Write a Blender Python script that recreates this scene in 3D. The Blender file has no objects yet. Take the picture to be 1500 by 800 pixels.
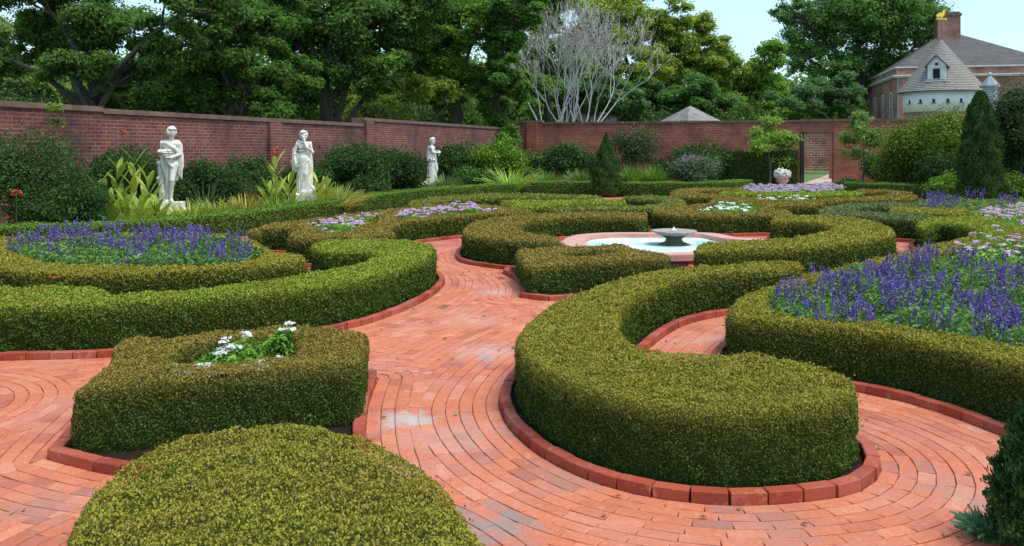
import bpy, bmesh, math, random
import numpy as np
from mathutils import Vector, noise as mnoise
from mathutils.geometry import tessellate_polygon
random.seed(7); RNG = np.random.default_rng(11)
SC = bpy.context.scene; COL = SC.collection
PI = math.pi
# ------------------------------------------------------------------ survey of the garden
CAM_H = 1.9; F = 1300.0; CX = 750.0; HY = 217.0
def on(x, y, z=0.0):            # sight line -> level plane z
    d = F*(CAM_H-z)/(y-HY); return ((x-CX)*d/F, d)
def far(x, y, d):               # sight line -> distance d
    return ((x-CX)*d/F, d, CAM_H-(y-HY)*d/F)

# ------------------------------------------------------------------ object helpers
def tag(o, label=None, cat=None, group=None, kind=None):
    if label: o['label'] = label
    if cat: o['category'] = cat
    if group: o['group'] = group
    if kind: o['kind'] = kind
    return o
def link(name, me, mat=None, parent=None):
    o = bpy.data.objects.new(name, me); COL.objects.link(o)
    if mat is not None and me is not None: me.materials.append(mat)
    if parent is not None: o.parent = parent
    return o
def empty(name, label, cat, loc=(0,0,0), rz=0, group=None):
    o = bpy.data.objects.new(name, None); COL.objects.link(o)
    o.location = loc; o.rotation_euler = (0,0,rz); o.empty_display_size = .2
    return tag(o, label, cat, group)
def npmesh(name, V, Fq, attrs=None, smooth=False):
    V = np.asarray(V, dtype=np.float32); Fq = np.asarray(Fq, dtype=np.int32)
    me = bpy.data.meshes.new(name); k = Fq.shape[1]
    me.vertices.add(len(V)); me.vertices.foreach_set('co', V.ravel())
    me.loops.add(Fq.size); me.loops.foreach_set('vertex_index', Fq.ravel())
    me.polygons.add(len(Fq)); me.polygons.foreach_set('loop_start', np.arange(0, Fq.size, k, dtype=np.int32))
    if smooth: me.polygons.foreach_set('use_smooth', np.ones(len(Fq), dtype=bool))
    for n, a in (attrs or {}).items():
        at = me.attributes.new(n, 'FLOAT', 'FACE'); at.data.foreach_set('value', np.asarray(a, dtype=np.float32))
    me.update(calc_edges=True); return me
class MB:                        # small mesh collector (boxes, tubes, lathes, prisms)
    def __init__(s): s.v = []; s.f = []; s.a = []
    def add(s, vs, fs, a=0.0):
        n = len(s.v); s.v += [tuple(p) for p in vs]
        s.f += [tuple(i+n for i in f) for f in fs]; s.a += [a]*len(fs); return s
    def box(s, x0,x1,y0,y1,z0,z1,a=0.0):
        vs = [(x,y,z) for z in (z0,z1) for (x,y) in ((x0,y0),(x1,y0),(x1,y1),(x0,y1))]
        return s.add(vs, [(3,2,1,0),(4,5,6,7),(0,1,5,4),(1,2,6,5),(2,3,7,6),(3,0,4,7)], a)
    def tube(s, pts, rad, n=6, a=0.0, cap=True):
        pts = [Vector(p) for p in pts]; base = len(s.v); m = len(pts)
        if not hasattr(rad, '__len__'): rad = [rad]*m
        up = Vector((0.13,0.31,0.94))
        for i, p in enumerate(pts):
            t = (pts[min(i+1,m-1)]-pts[max(i-1,0)]).normalized()
            u = t.cross(up)
            if u.length < .05: u = t.cross(Vector((1,0,0)))
            u.normalize(); w = t.cross(u)
            for k in range(n):
                an = 2*PI*k/n; s.v.append(tuple(p+(u*math.cos(an)+w*math.sin(an))*rad[i]))
        for i in range(m-1):
            for k in range(n):
                k2 = (k+1)%n; s.f.append((base+i*n+k, base+i*n+k2, base+(i+1)*n+k2, base+(i+1)*n+k)); s.a.append(a)
        if cap:
            s.f.append(tuple(base+k for k in range(n))[::-1]); s.a.append(a)
            s.f.append(tuple(base+(m-1)*n+k for k in range(n))); s.a.append(a)
        return s
    def lathe(s, prof, c=(0,0,0), n=24, a=0.0):
        base = len(s.v)
        for r, z in prof:
            for k in range(n):
                an = 2*PI*k/n; s.v.append((c[0]+r*math.cos(an), c[1]+r*math.sin(an), c[2]+z))
        for i in range(len(prof)-1):
            for k in range(n):
                k2 = (k+1)%n; s.f.append((base+i*n+k, base+i*n+k2, base+(i+1)*n+k2, base+(i+1)*n+k)); s.a.append(a)
        s.f.append(tuple(base+k for k in range(n))[::-1]); s.a.append(a)
        s.f.append(tuple(base+(len(prof)-1)*n+k for k in range(n))); s.a.append(a)
        return s
    def ball(s, c, r, n=10, a=0.0):
        if not hasattr(r, '__len__'): r = (r,r,r)
        m = n//2+1; base = len(s.v)
        for i in range(m+1):
            th = PI*i/m
            for k in range(n):
                an = 2*PI*k/n
                s.v.append((c[0]+r[0]*math.sin(th)*math.cos(an), c[1]+r[1]*math.sin(th)*math.sin(an), c[2]+r[2]*math.cos(th)))
        for i in range(m):
            for k in range(n):
                k2 = (k+1)%n; s.f.append((base+i*n+k, base+(i+1)*n+k, base+(i+1)*n+k2, base+i*n+k2)); s.a.append(a)
        return s
    def build(s, name, mat, parent=None, smooth=False):
        me = bpy.data.meshes.new(name); me.from_pydata(s.v, [], s.f)
        at = me.attributes.new('rnd','FLOAT','FACE'); at.data.foreach_set('value', s.a)
        if smooth: me.polygons.foreach_set('use_smooth', [True]*len(me.polygons))
        me.update(); return link(name, me, mat, parent)

# ------------------------------------------------------------------ materials
def newmat(name):
    m = bpy.data.materials.new(name); m.use_nodes = True; nt = m.node_tree
    b = nt.nodes['Principled BSDF']; return m, nt, b
def nd(nt, t, **kw):
    n = nt.nodes.new(t)
    for k, v in kw.items():
        if k in n.inputs.keys(): n.inputs[k].default_value = v
        else: setattr(n, k, v)
    return n
def ramp(nt, fac, stops):
    r = nt.nodes.new('ShaderNodeValToRGB'); e = r.color_ramp.elements
    while len(e) > 1: e.remove(e[-1])
    e[0].position = stops[0][0]; e[0].color = (*stops[0][1], 1)
    for p, c in stops[1:]:
        k = e.new(p); k.color = (*c, 1)
    nt.links.new(fac, r.inputs[0]); return r.outputs[0]
def mix(nt, fac, a, b, mode='MIX'):
    m = nt.nodes.new('ShaderNodeMix'); m.data_type = 'RGBA'; m.blend_type = mode
    for i, v in ((0, fac), (6, a), (7, b)):
        if isinstance(v, (int, float)): m.inputs[i].default_value = v
        elif isinstance(v, tuple): m.inputs[i].default_value = (*v, 1)
        else: nt.links.new(v, m.inputs[i])
    return m.outputs[2]
def noise(nt, scale, detail=3, rough=.55, vec=None, dist=0):
    n = nd(nt, 'ShaderNodeTexNoise', Scale=scale, Detail=detail, Roughness=rough, Distortion=dist)
    if vec is not None: nt.links.new(vec, n.inputs['Vector'])
    return n.outputs[0]
def mth(nt, op, a, b=None, clamp=False):
    m = nt.nodes.new('ShaderNodeMath'); m.operation = op; m.use_clamp = clamp
    for i, v in ((0,a),(1,b)):
        if v is None: continue
        if isinstance(v, (int,float)): m.inputs[i].default_value = v
        else: nt.links.new(v, m.inputs[i])
    return m.outputs[0]
def bump(nt, b, h, s=.3, dist=.02):
    bp = nd(nt, 'ShaderNodeBump', Strength=s, Distance=dist); nt.links.new(h, bp.inputs['Height']); nt.links.new(bp.outputs[0], b.inputs['Normal'])
def geo_pos(nt): return nt.nodes.new('ShaderNodeNewGeometry').outputs['Position']
def obj_co(nt): return nt.nodes.new('ShaderNodeTexCoord').outputs['Object']
def attr(nt, n):
    a = nt.nodes.new('ShaderNodeAttribute'); a.attribute_name = n; return a.outputs['Fac']

def leafmat(name, stops, tip=None, rough=.45, transl=.25, spec=.35, useobj=False, nscale=1.5):
    """foliage: colour from per-leaf variation; 'tip' = young growth colour, mixed by top-ness, which also paints light tops and shaded sides"""
    m, nt, b = newmat(name)
    pos = geo_pos(nt)
    f = mth(nt, 'ADD', mth(nt, 'MULTIPLY', attr(nt,'rnd'), .7), mth(nt, 'MULTIPLY', noise(nt, nscale, 3, .6, pos), .6))
    f = mth(nt, 'SUBTRACT', f, .15, True)
    c = ramp(nt, f, stops)
    if useobj:
        oi = nt.nodes.new('ShaderNodeObjectInfo').outputs['Color']
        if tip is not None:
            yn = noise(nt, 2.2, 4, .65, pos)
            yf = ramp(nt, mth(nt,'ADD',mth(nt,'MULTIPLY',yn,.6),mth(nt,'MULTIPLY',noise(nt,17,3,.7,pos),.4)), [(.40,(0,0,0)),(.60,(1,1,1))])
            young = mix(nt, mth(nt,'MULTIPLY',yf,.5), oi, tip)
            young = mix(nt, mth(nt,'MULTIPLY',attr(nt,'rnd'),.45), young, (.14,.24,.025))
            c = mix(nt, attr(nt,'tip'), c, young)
        else: c = mix(nt, 1.0, c, oi, 'MULTIPLY')
    nt.links.new(c, b.inputs['Base Color']); b.inputs['Roughness'].default_value = rough
    b.inputs['Specular IOR Level'].default_value = spec
    if transl:
        tr = nt.nodes.new('ShaderNodeBsdfTranslucent'); nt.links.new(c, tr.inputs[0])
        ms = nt.nodes.new('ShaderNodeMixShader'); ms.inputs[0].default_value = transl
        nt.links.new(b.outputs[0], ms.inputs[1]); nt.links.new(tr.outputs[0], ms.inputs[2])
        nt.links.new(ms.outputs[0], nt.nodes['Material Output'].inputs[0])
    return m
def plain(name, c, rough=.7, c2=None, scale=8, bumps=0, metal=0, spec=.5):
    m, nt, b = newmat(name)
    if c2 is not None:
        n = noise(nt, scale, 5, .6, geo_pos(nt)); nt.links.new(ramp(nt, n, [(.3,c),(.7,c2)]), b.inputs['Base Color'])
        if bumps: bump(nt, b, n, bumps)
    else: b.inputs['Base Color'].default_value = (*c,1)
    b.inputs['Roughness'].default_value = rough; b.inputs['Metallic'].default_value = metal
    b.inputs['Specular IOR Level'].default_value = spec
    return m
def brickwall(name, c1, c2, c3, mortar, bw=.26, bh=.09, ms=.012, radial=False):
    m, nt, b = newmat(name); co = obj_co(nt); sp = nt.nodes.new('ShaderNodeSeparateXYZ'); nt.links.new(co, sp.inputs[0])
    if radial: u = mth(nt, 'MULTIPLY', mth(nt, 'ARCTAN2', sp.outputs[1], sp.outputs[0]), 2.2)
    else: u = mth(nt, 'ADD', sp.outputs[0], sp.outputs[1])
    cb = nt.nodes.new('ShaderNodeCombineXYZ'); nt.links.new(u, cb.inputs[0]); nt.links.new(sp.outputs[2], cb.inputs[1])
    br = nd(nt, 'ShaderNodeTexBrick', Scale=1.0); br.offset = .5
    br.inputs['Mortar Size'].default_value = ms; br.inputs['Mortar Smooth'].default_value = .3
    br.inputs['Brick Width'].default_value = bw; br.inputs['Row Height'].default_value = bh
    br.inputs['Color1'].default_value = (*c1,1); br.inputs['Color2'].default_value = (*c2,1)
    br.inputs['Mortar'].default_value = (*mortar,1); br.inputs['Bias'].default_value = -.1
    nt.links.new(cb.outputs[0], br.inputs['Vector'])
    # second brick lookup gives burnt headers
    br2 = nd(nt, 'ShaderNodeTexBrick', Scale=1.0); br2.offset = .5
    br2.inputs['Mortar Size'].default_value = ms; br2.inputs['Brick Width'].default_value = bw*.5; br2.inputs['Row Height'].default_value = bh
    br2.inputs['Color1'].default_value = (0,0,0,1); br2.inputs['Color2'].default_value = (1,1,1,1); br2.inputs['Mortar'].default_value = (0,0,0,1); br2.inputs['Bias'].default_value = -.45
    nt.links.new(cb.outputs[0], br2.inputs['Vector'])
    c = mix(nt, mth(nt,'MULTIPLY',br2.outputs[0],.75), br.outputs[0], c3)
    st = noise(nt, .7, 6, .65, co)
    c = mix(nt, ramp(nt, st, [(.40,(0,0,0)),(.68,(.75,.75,.75))]), c, tuple(x*.5 for x in c3))
    st2 = noise(nt, 2.6, 6, .7, co)
    c = mix(nt, ramp(nt, st2, [(.52,(0,0,0)),(.76,(.5,.5,.5))]), c, tuple(x*.7 for x in mortar))
    nt.links.new(c, b.inputs['Base Color']); b.inputs['Roughness'].default_value = .9
    bump(nt, b, mth(nt, 'SUBTRACT', 1.0, br.outputs[1]), .5, .01)
    return m

# stains on the paving: fixed places on the ground, each with its own ragged outline
STAINS = [(595,618,.22,.9),(720,518,.42,.55),(728,430,.3,.6),(720,775,.3,.8),(650,335,.9,.5),(662,640,.5,.3),(480,335,.3,.4),(130,480,.5,.3),(940,500,.5,.25),(1120,770,.35,.35),(840,700,.3,.35),(1400,720,.45,.35),(60,745,.3,.3),(690,470,.4,.3),(560,700,.3,.35),(200,640,.35,.45),(1040,498,.3,.35)]
def pavingmat(name, kerb=False, base=False):
    m, nt, b = newmat(name); pos = geo_pos(nt)
    if base:
        c = ramp(nt, noise(nt, 6, 5, .6, pos), [(.3,(.16,.05,.035)),(.5,(.26,.085,.055)),(.72,(.40,.24,.19))])
    else:
        r = attr(nt, 'rnd')
        stops = [(0,(.42,.11,.058)),(.2,(.55,.155,.078)),(.8,(.61,.185,.095)),(1,(.64,.24,.14))]
        if kerb: stops = [(0,(.24,.038,.018)),(.5,(.36,.058,.026)),(1,(.43,.085,.040))]
        c = ramp(nt, r, stops)
        g = noise(nt, 55, 4, .7, pos); c = mix(nt, ramp(nt, g, [(.35,(.35,.35,.35)),(.6,(0,0,0))]), c, (.20,.05,.03))
        w = noise(nt, 1.3, 5, .6, pos); c = mix(nt, ramp(nt, w, [(.5,(0,0,0)),(.8,(.38,.38,.38))]), c, (.55,.30,.24))
        sp = noise(nt, 14, 5, .75, pos); c = mix(nt, ramp(nt, sp, [(.56,(0,0,0)),(.74,(.45,.45,.45))]), c, (.6,.4,.34))
        dk = noise(nt, .55, 4, .6, pos, .5); c = mix(nt, ramp(nt, dk, [(.56,(0,0,0)),(.75,(.3,.3,.3))]), c, (.22,.07,.05))
    if not kerb:
        nz = noise(nt, 5, 6, .8, pos); nz2 = mth(nt,'ADD',mth(nt,'MULTIPLY',nz,.8),mth(nt,'MULTIPLY',attr(nt,'rnd'),.2)) if not base else nz
        for (px, py, rad, amt) in STAINS:
            X, Y = on(px, py)
            vd = nd(nt, 'ShaderNodeVectorMath', operation='DISTANCE'); nt.links.new(pos, vd.inputs[0]); vd.inputs[1].default_value = (X, Y, 0)
            e = mth(nt, 'ADD', mth(nt, 'MULTIPLY', vd.outputs['Value'], 1/rad), mth(nt, 'MULTIPLY', mth(nt,'SUBTRACT',nz2,.5), 3.6))
            f = ramp(nt, e, [(.15,(amt,)*3),(1.0,(0,0,0))])
            c = mix(nt, f, c, (.46,.40,.36) if py < 700 else (.23,.22,.2))
    nt.links.new(c, b.inputs['Base Color']); b.inputs['Roughness'].default_value = .78; b.inputs['Specular IOR Level'].default_value = .35
    bump(nt, b, noise(nt, 90, 4, .7, pos), .35, .004)
    return m
M = {}
M['paver'] = pavingmat('paver_clay'); M['kerb'] = pavingmat('kerb_clay', kerb=True); M['pavebase'] = pavingmat('paving_joint_sand', base=True)
M['soil'] = plain('mulch', (.012,.008,.005), 1, (.035,.022,.014), 30, .6, spec=.1)
M['ground'] = plain('ground_grass', (.05,.09,.02), 1, (.09,.10,.035), .5)
M['lawn'] = plain('lawn_grass', (.09,.15,.035), 1, (.14,.19,.06), 1.5)
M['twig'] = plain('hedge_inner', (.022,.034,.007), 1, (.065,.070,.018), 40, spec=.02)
M['bark'] = plain('bark', (.04,.033,.026), .95, (.09,.075,.058), 6, .8)
M['palebark'] = plain('pale_bark', (.40,.39,.36), .9, (.58,.57,.54), 5)
M['stem'] = plain('green_stem', (.05,.09,.02), .7)
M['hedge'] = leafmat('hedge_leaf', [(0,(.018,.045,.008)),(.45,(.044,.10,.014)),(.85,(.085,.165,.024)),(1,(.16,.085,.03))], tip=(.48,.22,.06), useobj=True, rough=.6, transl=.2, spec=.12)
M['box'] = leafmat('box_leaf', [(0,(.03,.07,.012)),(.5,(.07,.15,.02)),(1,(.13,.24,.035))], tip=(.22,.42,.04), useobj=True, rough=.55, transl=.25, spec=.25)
M['shrub'] = leafmat('shrub_leaf', [(0,(.25,.25,.25)),(.5,(.6,.6,.6)),(1,(1.15,1.15,1.0))], useobj=True, rough=.62, transl=.28, spec=.12)
M['treeleaf'] = leafmat('tree_leaf', [(0,(.85,.85,.8)),(.5,(1.5,1.5,1.3)),(1,(2.6,2.5,1.6))], useobj=True, rough=.65, transl=.48, nscale=.22, spec=.12)
M['salvia_leaf'] = leafmat('salvia_leaf', [(0,(.04,.10,.02)),(.5,(.12,.25,.05)),(1,(.27,.42,.13))], rough=.7, spec=.08)
M['brightleaf'] = leafmat('bright_leaf', [(0,(.08,.22,.02)),(.5,(.17,.36,.04)),(1,(.30,.48,.09))], rough=.5)
M['salvia'] = leafmat('salvia_floret', [(0,(.08,.05,.20)),(.5,(.17,.11,.38)),(.85,(.28,.20,.50)),(1,(.44,.36,.60))], rough=.7, transl=.2)
M['lilac'] = leafmat('lilac_floret', [(0,(.40,.20,.42)),(.5,(.58,.36,.56)),(1,(.78,.62,.74))], rough=.7)
M['dusty'] = leafmat('dusty_floret', [(0,(.30,.22,.33)),(.5,(.42,.33,.45)),(1,(.6,.52,.6))], rough=.7)
M['white_fl'] = leafmat('white_floret', [(0,(.62,.64,.58)),(.5,(.78,.78,.75)),(1,(.85,.85,.84))], rough=.7)
M['red_fl'] = leafmat('red_floret', [(0,(.35,.03,.015)),(1,(.7,.12,.03))], rough=.6)
M['canna'] = leafmat('canna_leaf', [(0,(.13,.24,.03)),(.5,(.34,.44,.05)),(1,(.62,.60,.12))], rough=.45, transl=.35, nscale=6)
M['blade'] = leafmat('blade_leaf', [(0,(.4,.4,.4)),(.5,(.8,.8,.8)),(1,(1.2,1.2,1.2))], useobj=True, rough=.5, transl=.3)
M['deadleaf'] = leafmat('dead_leaf', [(0,(.10,.04,.02)),(.5,(.25,.12,.05)),(1,(.42,.26,.13))], rough=.8, transl=.1)
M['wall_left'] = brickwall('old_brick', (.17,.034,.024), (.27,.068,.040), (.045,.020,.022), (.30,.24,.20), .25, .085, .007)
M['wall_back'] = brickwall('red_brick', (.30,.055,.024), (.42,.11,.045), (.10,.028,.020), (.46,.33,.24), .25, .09, .009)
M['house_brick'] = brickwall('house_brick', (.32,.095,.065), (.44,.17,.115), (.20,.06,.05), (.55,.42,.35), .28,.1,.013)
M['tower_brick'] = brickwall('tower_brick', (.30,.10,.07), (.38,.14,.10), (.17,.06,.05), (.5,.42,.36), .28,.1,.02, radial=True)
M['coping'] = plain('brown_coping', (.10,.055,.04), .9, (.21,.13,.095), 3, .3)
M['whitepaint'] = plain('white_paint', (.50,.50,.49), .7, (.68,.68,.66), 2)
M['limewash'] = plain('limewash', (.78,.79,.78), .85, (.86,.86,.85), 1.6)
M['dark'] = plain('dark_void', (.012,.011,.010), .9)
M['glass'] = plain('window_glass', (.03,.035,.04), .15)
M['iron'] = plain('black_iron', (.015,.015,.016), .5)
M['gold'] = plain('gilding', (.9,.58,.08), .32, metal=1.0)
M['lead'] = plain('lead_sheet', (.16,.19,.21), .6, (.26,.29,.31), 6)
M['rim'] = plain('pink_coping', (.50,.22,.17), .6, (.62,.34,.27), 5)
M['poolwall'] = plain('pool_plaster', (.62,.72,.70), .8, (.74,.80,.78), 4)
def shingle(name, a, b_, scale=1.0):
    m, nt, b = newmat(name); co = obj_co(nt); sp = nt.nodes.new('ShaderNodeSeparateXYZ'); nt.links.new(co, sp.inputs[0])
    an = mth(nt,'ADD',sp.outputs[0],mth(nt,'MULTIPLY',sp.outputs[1],.8))
    cb = nt.nodes.new('ShaderNodeCombineXYZ'); nt.links.new(an, cb.inputs[0]); nt.links.new(sp.outputs[2], cb.inputs[1])
    br = nd(nt, 'ShaderNodeTexBrick', Scale=scale); br.inputs['Brick Width'].default_value = .22; br.inputs['Row Height'].default_value = .15
    br.inputs['Mortar Size'].default_value = .012; br.inputs['Color1'].default_value = (*a,1); br.inputs['Color2'].default_value = (*b_,1)
    br.inputs['Mortar'].default_value = (*[x*.25 for x in a],1); nt.links.new(cb.outputs[0], br.inputs['Vector'])
    c = mix(nt, ramp(nt, noise(nt, 1.2, 5, .6, co), [(.4,(0,0,0)),(.75,(.6,.6,.6))]), br.outputs[0], tuple(min(1,x*1.35) for x in b_))
    nt.links.new(c, b.inputs['Base Color']); b.inputs['Roughness'].default_value = .85
    bump(nt, b, mth(nt,'SUBTRACT',1.0,br.outputs[1]), .5, .02); return m
M['shingle'] = shingle('grey_shingle', (.17,.16,.15), (.27,.25,.235))
M['roofslate'] = shingle('brown_shingle', (.062,.054,.052), (.098,.084,.078))
def stonemat():
    m, nt, b = newmat('statue_marble'); pos = geo_pos(nt)
    c = ramp(nt, noise(nt, 7, 6, .65, pos), [(.3,(.50,.47,.38)),(.5,(.72,.69,.60)),(.75,(.80,.78,.71))])
    v = ramp(nt, noise(nt, 2.3, 5, .7, pos), [(.55,(0,0,0)),(.8,(.5,.5,.5))])
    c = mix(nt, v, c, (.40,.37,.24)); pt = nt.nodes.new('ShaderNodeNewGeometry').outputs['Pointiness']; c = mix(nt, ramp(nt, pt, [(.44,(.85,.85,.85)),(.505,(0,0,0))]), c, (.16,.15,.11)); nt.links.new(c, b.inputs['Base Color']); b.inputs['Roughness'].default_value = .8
    bump(nt, b, noise(nt, 60, 4, .6, pos), .25, .006); return m
M['marble'] = stonemat()
def watermat():
    m, nt, b = newmat('pool_water')
    b.inputs['Base Color'].default_value = (.88,.97,.97,1); b.inputs['Roughness'].default_value = .04
    b.inputs['Transmission Weight'].default_value = 1; b.inputs['IOR'].default_value = 1.33
    tr = nt.nodes.new('ShaderNodeBsdfDiffuse')
    c = ramp(nt, noise(nt, 1.6, 3, .5, geo_pos(nt)), [(.38,(.40,.66,.63)),(.56,(.78,.85,.83))]); nt.links.new(c, tr.inputs[0])
    ms = nt.nodes.new('ShaderNodeMixShader'); ms.inputs[0].default_value = .7
    nt.links.new(b.outputs[0], ms.inputs[1]); nt.links.new(tr.outputs[0], ms.inputs[2]); nt.links.new(ms.outputs[0], nt.nodes['Material Output'].inputs[0])
    bump(nt, b, noise(nt, 9, 3, .5, geo_pos(nt)), .25, .02); return m
M['water'] = watermat()

# ------------------------------------------------------------------ leaves
def leaves(P, N, size, aspect=.55, tilt=.9, bend=.18, dirs=None):
    n = len(P); P = np.asarray(P); N = np.asarray(N)
    a = RNG.normal(size=(n,3)); N2 = N + tilt*RNG.normal(size=(n,3))*.6; N2 /= np.linalg.norm(N2,axis=1,keepdims=True)+1e-9
    U = a - (a*N2).sum(1,keepdims=True)*N2 if dirs is None else dirs
    U /= np.linalg.norm(U,axis=1,keepdims=True)+1e-9
    W = np.cross(N2, U); W /= np.linalg.norm(W,axis=1,keepdims=True)+1e-9
    s = (size*RNG.uniform(.65,1.35,n))[:,None]
    V = np.empty((n,4,3)); V[:,0] = P-U*s*.5; V[:,2] = P+U*s*.5
    mid = P + N2*s*bend
    V[:,1] = mid+W*s*aspect*.5; V[:,3] = mid-W*s*aspect*.5
    Fq = np.arange(4*n).reshape(n,4)
    return V.reshape(-1,3), Fq
def leafobj(name, P, N, size, mat, parent=None, color=None, tip=None, **kw):
    V, Fq = leaves(P, N, size, **kw)
    at = {'rnd': RNG.random(len(Fq))}
    if tip is not None: at['tip'] = tip
    o = link(name, npmesh(name, V, Fq, at), mat, parent)
    if color is not None: o.color = (*color,1)
    return o

# ------------------------------------------------------------------ plan geometry
def smooth_closed(pts, step=.05, sharp=False):
    P = np.array(pts, dtype=float); n = len(P); out = []
    for i in range(n):
        p0,p1,p2,p3 = P[(i-1)%n],P[i],P[(i+1)%n],P[(i+2)%n]
        m = max(2, int(np.linalg.norm(p2-p1)/step))
        for k in range(m):
            t = k/m
            if sharp: out.append(p1+(p2-p1)*t)
            else:
                a0 = max(np.linalg.norm(p1-p0),1e-4)**.5; a1 = max(np.linalg.norm(p2-p1),1e-4)**.5; a2 = max(np.linalg.norm(p3-p2),1e-4)**.5
                m1 = (p2-p1) + a1*a1*((p1-p0)/(a0*(a0+a1))*1 - (p2-p0)/(a0+a1)/ (1) * (1/ (a0+a1)))*0
                t1 = ((p1-p0)/a0**2 - (p2-p0)/(a0**2+a1**2) + (p2-p1)/a1**2)*a1**2
                t2 = ((p2-p1)/a1**2 - (p3-p1)/(a1**2+a2**2) + (p3-p2)/a2**2)*a1**2
                h00=2*t**3-3*t**2+1; h10=t**3-2*t**2+t; h01=-2*t**3+3*t**2; h11=t**3-t**2
                out.append(h00*p1+h10*t1+h01*p2+h11*t2)
    P = np.array(out)
    seg = np.linalg.norm(np.roll(P,-1,0)-P,axis=1); L = seg.sum(); cum = np.concatenate([[0],np.cumsum(seg)])
    m = max(12,int(L/step)); s = np.linspace(0,L,m,endpoint=False); Q = np.vstack([P,P[:1]])
    R = np.stack([np.interp(s,cum,Q[:,0]),np.interp(s,cum,Q[:,1])],1)
    if not sharp:
        for _ in range(2): R = .25*np.roll(R,1,0)+.5*R+.25*np.roll(R,-1,0)
    A = .5*np.sum(R[:,0]*np.roll(R[:,1],-1)-np.roll(R[:,0],-1)*R[:,1])
    return R if A > 0 else R[::-1].copy()
def normals2(R):           # outward (CCW)
    t = np.roll(R,-1,0)-np.roll(R,1,0); t /= np.linalg.norm(t,axis=1,keepdims=True)+1e-9
    return np.stack([t[:,1],-t[:,0]],1)
def mind(P, Q, chunk=4000):
    P = P.astype(np.float32); Q = Q.astype(np.float32); out = np.empty(len(P),np.float32); idx = np.empty(len(P),np.int32)
    for i in range(0,len(P),chunk):
        p = P[i:i+chunk]; d = (p[:,0:1]-Q[None,:,0])**2+(p[:,1:2]-Q[None,:,1])**2
        j = d.argmin(1); idx[i:i+chunk] = j; out[i:i+chunk] = np.sqrt(d[np.arange(len(p)),j])
    return out, idx
def inside(P, R):
    x,y = P[:,0],P[:,1]; c = np.zeros(len(P),bool); n = len(R)
    for i in range(n):
        x1,y1 = R[i]; x2,y2 = R[(i+1)%n]
        if y1==y2: continue
        m = (y1>y)!=(y2>y)
        c[m] ^= x[m] < (x2-x1)*(y[m]-y1)/(y2-y1)+x1
    return c
def offset(R, o):
    N = normals2(R); Q = R+N*o; d,_ = mind(Q,R); return Q[d>abs(o)-.012]
def resample(Q, step, closed=True):
    if closed: Q = np.vstack([Q,Q[:1]])
    seg = np.linalg.norm(np.diff(Q,axis=0),axis=1); cum = np.concatenate([[0],np.cumsum(seg)]); L = cum[-1]
    m = max(2,int(round(L/step))); s = np.linspace(0,L,m,endpoint=not closed)
    return np.stack([np.interp(s,cum,Q[:,0]),np.interp(s,cum,Q[:,1])],1)
def fill(name, R, z, mat, holes=(), parent=None):
    loops = [[Vector((p[0],p[1],z)) for p in R]]+[[Vector((p[0],p[1],z)) for p in H] for H in holes]
    tri = tessellate_polygon(loops); vs = [v for l in loops for v in l]
    fs = []
    for a,b,c in tri:
        n = (vs[b]-vs[a]).cross(vs[c]-vs[a]).z
        fs.append((a,b,c) if n>0 else (a,c,b))
    me = bpy.data.meshes.new(name); me.from_pydata([tuple(v) for v in vs],[],fs); me.update()
    return link(name, me, mat, parent)
def sample_in(R, n, holes=()):
    lo, hi = R.min(0), R.max(0); out = []; tot = 0
    Rl = R[::2] if len(R) > 200 else R
    while tot < n:
        P = RNG.uniform(lo,hi,(max(1000,n*2),2)); k = inside(P,Rl)
        for H in holes: k &= ~inside(P,H)
        P = P[k]; out.append(P); tot += len(P)
        if len(P) == 0: break
    return np.vstack(out)[:n]
def area(R): return abs(.5*np.sum(R[:,0]*np.roll(R[:,1],-1)-np.roll(R[:,0],-1)*R[:,1]))

def vnoise(P, s):               # cheap smooth noise, numpy
    x,y,z = (P*s).T
    return (np.sin(x*1.7+1.3*np.sin(y*1.1+z))+np.sin(y*2.1+1.7*np.sin(z*1.3+x*.7))+np.sin(z*1.9+x*1.2+1.1*np.sin(x*2.3)))/3

# ------------------------------------------------------------------ setting
G = fill('ground', np.array([(-400,-30),(400,-30),(400,600),(-400,600)]), -.03, M['ground']); tag(G, kind='structure')
B = fill('planting_bed', np.array([(-16,-3),(30,-3),(30,40.4),(16.2,44.9),(-.1,49.8),(-16.5,-1)]), -.012, M['soil']); tag(B, kind='structure')
PATH = np.array([(-13,-3),(-13,14.5),(-9,15.6),(-6.6,17.5),(-5.4,20.5),(-4.7,24.5),(-3.2,29.5),(-1.2,33),(2,35),(8,33),(11,38),(15.4,44.8),(17.3,44.2),(14,35),(14.5,31),(17,24),(20,14),(20,-3)])
tag(fill('brick_path', PATH, 0.0, M['pavebase']), kind='structure')

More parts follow.
